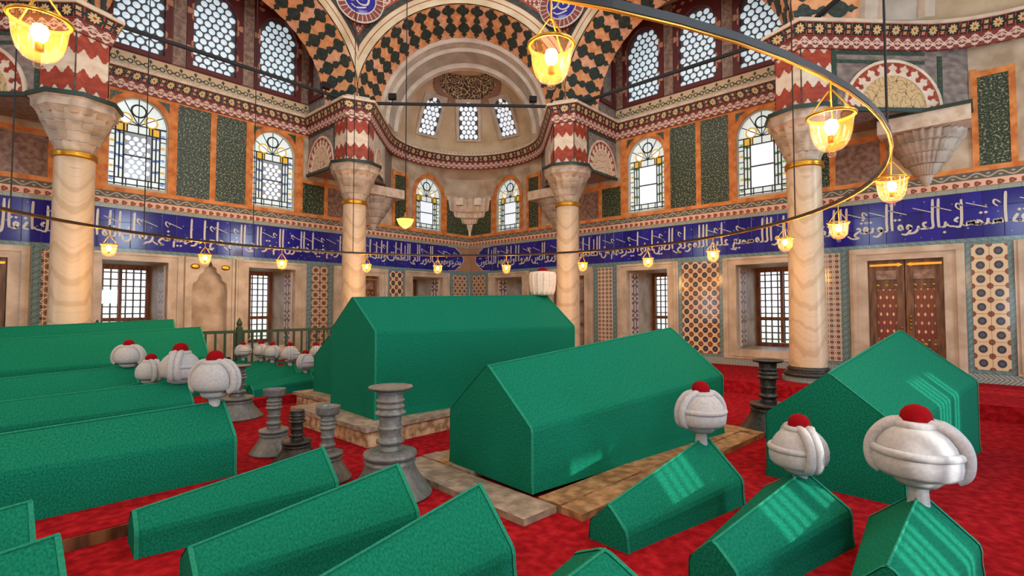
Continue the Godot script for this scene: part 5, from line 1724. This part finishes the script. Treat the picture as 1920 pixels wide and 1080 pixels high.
func contents() -> void:
	var big := "large green tombs"
	sarcophagus("largest green felt-covered tomb standing on the tall stone plinth", big, 0.26, -0.93, 0.74, -0.62, -3.3, 0.67, 1.17, 1.64, 0.73, 1.14, 1.74)
	sarcophagus("green felt-covered gabled tomb on the low grey and brown slab frame", big, 0.06, 2.03, 0.96, 2.36, -2.48, 0.63, 0.58, 1.11, 0.77, 0.78, 1.4)
	sarcophagus("green felt-covered gabled tomb standing on the carpet in front of the inlaid double door", big, 0.0, 4.6, -1.11, 4.9, -3.98, 0.58, 0.66, 1.12, 0.76, 0.85, 1.45)
	sarcophagus("green felt-covered tomb half hidden behind the largest tomb on its own low plinth", big, 0.25, -2.64, 0.16, -2.6, -2.7, 0.58, 0.62, 1.02, 0.58, 0.62, 1.02)
	var row := "long green tombs in the row with white turbans"
	sarcophagus("long green tomb bordering the open carpet with a turban at its head", row, 0.1, -0.14, 5.19, -0.13, 2.67, 0.4, 0.44, 0.61, 0.37, 0.37, 0.69)
	sarcophagus("long green tomb carrying the largest white turban of the row", row, 0.1, -2.4, 4.99, -2.23, 2.43, 0.36, 0.36, 0.58, 0.38, 0.43, 0.68)
	sarcophagus("small green tomb squeezed between two longer tombs of the row", row, 0.1, -3.0, 4.4, -2.98, 2.6, 0.18, 0.26, 0.44, 0.22, 0.32, 0.62)
	sarcophagus("long green tomb with a small red-tipped turban, in front of the tall tombs", row, 0.1, -3.78, 5.2, -3.72, 2.72, 0.34, 0.4, 0.68, 0.36, 0.52, 0.79)
	sarcophagus("tall green tomb without a turban, ending beside the green railing", big, 0.12, -5.51, 4.62, -5.38, 1.36, 0.6, 0.7, 1.12, 0.61, 0.72, 1.26)
	sarcophagus("tallest green tomb close to the green railing", big, 0.24, -6.5, 4.9, -6.5, 1.53, 0.32, 0.7, 1.15, 0.32, 0.7, 1.27)
	var kid := "small green tombs set on the red carpet"
	sarcophagus("small tapering green tomb with head beside the tall pewter candlestick, next to the long row", kid, 0.0, 1.16, 3.69, 1.28, 2.3, 0.15, 0.18, 0.29, 0.32, 0.25, 0.49)
	sarcophagus("small tapering green tomb in front of the tall pewter candlestick", kid, 0.0, 2.22, 3.63, 2.33, 2.23, 0.19, 0.2, 0.34, 0.3, 0.25, 0.54)
	sarcophagus("small tapering green tomb with head by the corner of the low slab frame", kid, 0.0, 3.18, 3.55, 3.12, 2.11, 0.2, 0.17, 0.34, 0.31, 0.18, 0.54)
	sarcophagus("low green tomb lying before the turbaned small tombs", kid, 0.0, 4.14, 3.34, 4.15, 2.15, 0.2, 0.17, 0.35, 0.2, 0.34, 0.43)
	sarcophagus("small tapering green tomb under the turban by the slab frame", kid, 0.0, 3.64, 1.31, 3.77, -0.21, 0.16, 0.14, 0.3, 0.34, 0.22, 0.55)
	sarcophagus("small tapering green tomb with the turban turned sideways", kid, 0.0, 4.47, 1.47, 4.65, 0.07, 0.15, 0.2, 0.34, 0.32, 0.26, 0.48)
	sarcophagus("small green tomb under the turban with a horizontal front fold", kid, 0.0, 5.3, 1.19, 5.36, 0.06, 0.2, 0.17, 0.37, 0.31, 0.21, 0.48)
	sarcophagus("green tomb end with a sewn hem beside the dark wooden carpet edge", kid, 0.0, 1.14, 5.6, 1.12, 4.22, 0.2, 0.2, 0.38, 0.26, 0.24, 0.5)
	sarcophagus("green tomb end with a sewn hem next to the small tomb at the tall candlestick", kid, 0.0, 1.98, 5.5, 1.9, 4.17, 0.2, 0.2, 0.38, 0.26, 0.24, 0.5)
	var bk := "little green tombs by the railing"
	for q in [[-4.02, 0.95, -0.14, 0.2, 0.38, "front one with its full side in view"], [-4.65, 0.9, -0.12, 0.24, 0.5, "second from the tall plinth"], [-5.2, 0.95, 0.0, 0.24, 0.52, "third from the tall plinth"], [-5.72, 0.9, 0.02, 0.24, 0.52, "fourth from the tall plinth"], [-6.12, 1.1, 0.24, 0.24, 0.52, "nearest the railing post"]]:
		sarcophagus("little green tomb by the railing, " + q[5], bk, 0.15, q[0], q[1], q[0] + 0.02, q[2], 0.13, 0.12, q[3], 0.2, 0.22, q[4])
	sarcophagus("little green tomb by the railing, beside the half hidden tomb", bk, 0.15, -5.3, -0.2, -5.28, -1.0, 0.13, 0.14, 0.26, 0.18, 0.22, 0.46)
	# stone plinths
	var p := thing("tomb_plinth", "tall weathered stone plinth with a grey coping under the largest tomb", "plinth", Transform3D(Basis(), Vector3(-0.97, 0, -1.3)))
	for i in 4:
		var x0 := -1.0 + 0.5 * i
		for s in [1.0, -1.0]:
			put(p, "stone_block", boxm(Vector3(x0 + 0.25, 0.1, s * 2.27), Vector3(0.494, 0.2, 0.2)), M.plinth_stone)
	for i in 8:
		var z0 := -2.17 + 4.34 / 8 * (i + 0.5)
		for s in [1.0, -1.0]:
			put(p, "stone_block", boxm(Vector3(s * 0.91, 0.1, z0), Vector3(0.18, 0.2, 4.34 / 8 - 0.006)), M.plinth_stone)
	put(p, "plinth_fill", boxm(Vector3(0, 0.12, 0), Vector3(1.64, 0.22, 4.34)), M.slab_stone)
	for s in [1.0, -1.0]:
		put(p, "coping_slab", boxm(Vector3(0, 0.23, s * 2.2), Vector3(2.08, 0.06, 0.44)), M.slab_stone)
		put(p, "coping_slab", boxm(Vector3(s * 0.88, 0.23, 0), Vector3(0.32, 0.058, 3.96)), M.slab_stone)
	var p2 := thing("tomb_plinth", "low stone plinth of the tomb half hidden behind the largest tomb", "plinth", Transform3D(Basis(), Vector3(-2.72, 0, -1.2)))
	put(p2, "stone_block", boxm(Vector3(0, 0.1, 0), Vector3(1.28, 0.2, 3.2)), M.plinth_stone)
	put(p2, "coping_slab", boxm(Vector3(0, 0.225, 0), Vector3(1.38, 0.05, 3.3)), M.slab_stone)
	var p3 := thing("slab_frame", "low frame of grey and brown slabs under the gabled tomb", "slab", Transform3D(Basis(Vector3.UP, -0.06), Vector3(2.22, 0, -0.75)))
	put(p3, "frame_slab", boxm(Vector3(-0.72, 0.03, 1.98), Vector3(0.86, 0.06, 0.4)), M.slab_stone)
	put(p3, "frame_slab", boxm(Vector3(0.3, 0.03, 1.98), Vector3(1.16, 0.058, 0.4)), M.slab_stone)
	put(p3, "frame_slab", boxm(Vector3(-0.72, 0.034, 1.65), Vector3(0.86, 0.066, 0.22)), M.slab_stone)
	for s in [1.0, -1.0]:
		for i in 3:
			put(p3, "frame_slab", boxm(Vector3(s * 1.03, 0.03, 1.76 - 0.9 - i * 1.28 + 0.27), Vector3(0.24, 0.06, 1.27)), M.slab_wood)
			put(p3, "frame_slab", boxm(Vector3(s * 0.78, 0.036, 1.76 - 0.9 - i * 1.28 + 0.27), Vector3(0.25, 0.072, 1.27)), M.slab_wood)
	put(p3, "frame_slab", boxm(Vector3(0, 0.03, -2.12), Vector3(2.3, 0.06, 0.36)), M.slab_wood)
	# candlesticks
	candlestick("tall pewter candlestick with wide drip pan and bell foot", Vector3(1.56, 0, 1.78), 1.0, 1.0, 0.205, "pewter")
	candlestick("slim grey candlestick with a cup top, at the corner of the tall plinth", Vector3(-0.66, 0, 1.93), 0.68, 0.71, 0.125, "pewter")
	candlestick("short dark candlestick without a drip pan", Vector3(-0.09, 0, 1.91), 0.66, 0.6, 0.1, "black_bronze", false)
	candlestick("slim grey candlestick with a cup top, between the short one and the tall one", Vector3(0.73, 0, 1.97), 0.62, 0.69, 0.12, "pewter")
	candlestick("broad grey candlestick behind the turban of the long row", Vector3(-3.11, 0.0, 1.49), 1.0, 0.82, 0.2, "pewter")
	candlestick("black bronze candlestick beyond the low slab frame", Vector3(3.45, 0, -3.25), 1.0, 1.0, 0.205, "black_bronze")
	# turbans
	var tr := "turbans at the heads of the long row"
	turban("white turban with red cap on the long tomb bordering the open carpet", tr, Vector3(-0.13, 0.78, 2.76), 215.0, 0.98, 0.12)
	turban("largest white turban of the row, round and full with a broad red cap", tr, Vector3(-2.23, 0.77, 2.52), 150.0, 1.1, 0.05)
	turban("small white turban with a narrow red cap between the two bigger ones", tr, Vector3(-2.98, 0.7, 2.68), 190.0, 0.86, 0.04)
	turban("white turban with a small dark red tip in front of the tall tomb", tr, Vector3(-3.72, 0.88, 2.8), 230.0, 0.84, 0.04)
	var tf := "turbans on the small tombs"
	turban("grey-white turban seen from its smooth back beside the slab frame", tf, Vector3(3.76, 0.54, -0.12), 60.0, 0.95, 0.13)
	turban("grey-white turban turned sideways with its fold to the side", tf, Vector3(4.64, 0.47, 0.14), -50.0, 0.92, 0.07)
	turban("large grey-white turban with horizontal front fold and gathered collar", tf, Vector3(5.36, 0.47, 0.14), 0.0, 1.1, 0.16)
	var tb := "little turbans by the railing"
	for q in [[-4.0, 0.53, -0.06, 120.0, 0.78, "on the front little tomb"], [-4.63, 0.64, -0.04, 160.0, 0.8, "with the brightest red cap"], [-5.18, 0.66, 0.08, 200.0, 0.72, "with a short red cap"], [-5.7, 0.66, 0.1, 180.0, 0.74, "standing on the fourth little tomb"], [-6.1, 0.66, 0.32, 100.0, 0.66, "next to the railing post"], [-5.28, 0.6, -0.93, 150.0, 0.7, "half hidden by the tomb on the low plinth"]]:
		turban("little white turban " + q[5], tb, Vector3(q[0], q[1], q[2]), q[3], q[4], 0.07)
	# tall cloth-wrapped headdress on the largest tomb
	var hd := thing("headdress", "tall cream cloth-wrapped headdress standing at the head of the largest tomb", "turban", Transform3D(Basis(Vector3.UP, 0.8), Vector3(-0.62, 1.98, -3.2)))
	var mb := MB.new()
	mb.lathe([Vector2(0.12, 0.0), Vector2(0.22, 0.02), Vector2(0.25, 0.1), Vector2(0.265, 0.25), Vector2(0.27, 0.4), Vector2(0.25, 0.46), Vector2(0.1, 0.48), Vector2(0, 0.48)], 40, Transform3D(), 10, 0.06)
	put(hd, "wrapped_body", mb, M.turban_cream)
	for i in 5:
		var fb := MB.new()
		var a := -0.9 + 0.45 * i
		fb.tube([Vector3(sin(a) * 0.21, 0.03, cos(a) * 0.21), Vector3(sin(a) * 0.262, 0.25, cos(a) * 0.262), Vector3(sin(a) * 0.255, 0.44, cos(a) * 0.255)], 0.022, 6)
		put(hd, "fold", fb, M.turban_cream)
	mb = MB.new()
	mb.lathe([Vector2(0.1, 0.47), Vector2(0.1, 0.51), Vector2(0.06, 0.54), Vector2(0, 0.55)], 20)
	put(hd, "velvet_cap", mb, M.red_velvet)
	railing()
	hoop()

func floodlight(label: String, phi: float, x: float) -> void:
	var t := thing("floodlight", label, "floodlight", roty(phi) * Transform3D(Basis(), Vector3(x, 7.655, -7.4)), "floodlights on the tie rods")
	put(t, "bracket", boxm(Vector3(0, 0.05, 0), Vector3(0.03, 0.1, 0.03)), M.iron)
	var b := MB.new()
	b.box(Vector3(0, 0.17, 0), Vector3(0.22, 0.16, 0.12), Basis(Vector3.RIGHT, -0.4))
	put(t, "housing", b, M.iron)
	b = MB.new()
	b.box(Vector3(0, 0.145, 0.062), Vector3(0.18, 0.12, 0.01), Basis(Vector3.RIGHT, -0.4))
	put(t, "lens_cover", b, M.black_bronze)

func railing() -> void:
	var t := thing("railing", "dark green wooden railing with finial posts in front of the marble niche wall", "railing", Transform3D(Basis(), Vector3(-7.42, 0.24, 0)))
	var z1 := 2.6; var z0 := -2.72
	put(t, "top_rail", boxm(Vector3(0, 0.93, (z0 + z1) / 2), Vector3(0.07, 0.07, z1 - z0)), M.rail_green)
	put(t, "bottom_rail", boxm(Vector3(0, 0.12, (z0 + z1) / 2), Vector3(0.06, 0.06, z1 - z0)), M.rail_green)
	for z in [-0.06, 2.62]:
		var post := put(t, "post", boxm(Vector3(0, 0.5, z), Vector3(0.12, 1.0, 0.12)), M.rail_green)
		var b := MB.new()
		b.lathe([Vector2(0.07, 1.0), Vector2(0.075, 1.03), Vector2(0.035, 1.05), Vector2(0.06, 1.1), Vector2(0.065, 1.13), Vector2(0.04, 1.19), Vector2(0.015, 1.25), Vector2(0, 1.27)], 14, Transform3D(Basis(), Vector3(0, 0, z)))
		put(post, "finial", b, M.rail_green)
	var bm := boxm(Vector3(0, 0.52, 0), Vector3(0.04, 0.76, 0.04)).mesh()
	for i in 26:
		var z := z0 + 0.1 + i * 0.205
		if absf(z + 0.06) > 0.1 and absf(z - 2.62) > 0.1:
			put(t, "baluster", bm, M.rail_green, Transform3D(Basis(), Vector3(0, 0, z)))

func hoop() -> void:
	# hoop centre in the room; angles run from the camera's right, counted towards its far side
	var bb := PI / 4 - 0.045
	var e1 := Vector2(sin(bb), cos(bb)); var e2 := Vector2(-cos(bb), sin(bb))
	var place := func(ang: float, r: float) -> Vector3:
		var q := Vector2(-1.3 + r * cos(deg_to_rad(ang)) + 1.1, 7.2 + r * sin(deg_to_rad(ang)) - 7.25)
		return Vector3(-q.dot(e2), 0, -q.dot(e1))
	var H := EYE + 1.285
	var R := 5.36
	var t := thing("chandelier_hoop", "huge dark iron chandelier hoop hung on thin rods round the hall", "chandelier", Transform3D(Basis(), Vector3(0, H, 0)))
	var b := MB.new()
	var n := 96
	for i in n:
		var a := 360.0 * i / n; var c := 360.0 * (i + 1) / n
		var p0: Vector3 = place.call(a, R - 0.012); var p1: Vector3 = place.call(c, R - 0.012); var q0: Vector3 = place.call(a, R + 0.012); var q1: Vector3 = place.call(c, R + 0.012)
		var up := Vector3(0, 0.02, 0)
		b.face(p0 - up, p1 - up, p1 + up, p0 + up, p0 - q0); b.face(q0 - up, q1 - up, q1 + up, q0 + up, q0 - p0)
		b.face(p0 + up, p1 + up, q1 + up, q0 + up, Vector3.UP); b.face(p0 - up, p1 - up, q1 - up, q0 - up, Vector3.DOWN)
	put(t, "iron_band", b, M.iron)
	b = MB.new()
	var ring := []
	for i in n:
		ring.append(place.call(360.0 * i / n, R) + Vector3(0, -0.024, 0))
	b.tube(ring, 0.008, 6, true)
	put(t, "brass_edge", b, M.brass)
	for a in [1.0, 117.0, 140.0, 162.0, 185.0, 240.0, 318.0]:
		var q: Vector3 = place.call(a, R)
		var wb := MB.new()
		wb.tube([q, Vector3(q.x, 14.0, q.z)], 0.009, 5)
		put(t, "hanger_rod", wb, M.iron)
	var lamps := [3.8, 22.6, 39.6, 57.0, 77.5, 95.6, 113.6, 133.6, 150.0, 168.3, 190.0, 208.0, 227.0, 246.0, 265.2, 285.8, 305.0, 326.0, 349.0]
	var names := ["over the right column", "by the right window beyond the right column", "over the ogee tile panel", "by the first window right of the half dome column", "at the vaulted corner, right of the corner line", "at the vaulted corner, left of the corner line", "right of the left-hand half dome column", "left of the left-hand half dome column", "above the marble niche", "in front of the grilled window by the far column", "beyond the far left column", "over the tall tombs by the railing", "over the small tomb squeezed into the long row", "over the sewn tomb ends", "in line with the red and white pier beyond the niche wall", "in line with the blue roundel right of the half dome", "where the hoop bends back in front of the grey blind arch", "below the bend of the hoop in front of the wall corbel", "beside the right column over the blue inscription"]
	for i in lamps.size():
		var q: Vector3 = place.call(lamps[i], R)
		var near: bool = lamps[i] > 200.0 and lamps[i] < 330.0
		lamp("lit amber hoop lamp " + names[i], Vector3(q.x, H - 0.02, q.z), 0.2 if near else 0.24, 0.78 if lamps[i] > 255.0 and lamps[i] < 295.0 else 1.0, 1.5)
	# single pendant in front of the half dome
	var pd := thing("pendant_lamp", "single shallow glowing pendant bowl on a long rod before the half dome", "lamp", Transform3D(Basis(), Vector3(-4.19, 3.72, -2.51)))
	b = MB.new()
	b.lathe([Vector2(0, -0.12), Vector2(0.03, -0.12), Vector2(0.09, -0.08), Vector2(0.15, -0.03), Vector2(0.19, 0.06), Vector2(0.205, 0.09)], 28)
	put(pd, "lamp_bowl", b, M.shade_glow)
	b = MB.new()
	b.lathe([Vector2(0.205, 0.09), Vector2(0.1, 0.13), Vector2(0.03, 0.18), Vector2(0.012, 0.26)], 24)
	put(pd, "lamp_cap", b, M.brass)
	b = MB.new()
	b.tube([Vector3(0, 0.24, 0), Vector3(0, 13.0, 0)], 0.012, 6)
	put(pd, "hanger_rod", b, M.iron)
	var l := OmniLight3D.new()
	l.name = "pendant_light"
	l.light_color = Color(1.0, 0.72, 0.34); l.light_energy = 0.8; l.light_size = 0.15; l.omni_range = 40.0; l.omni_attenuation = 2.0; l.shadow_enabled = true
	pd.add_child(l)
	l.position = Vector3(0, -0.32, 0)
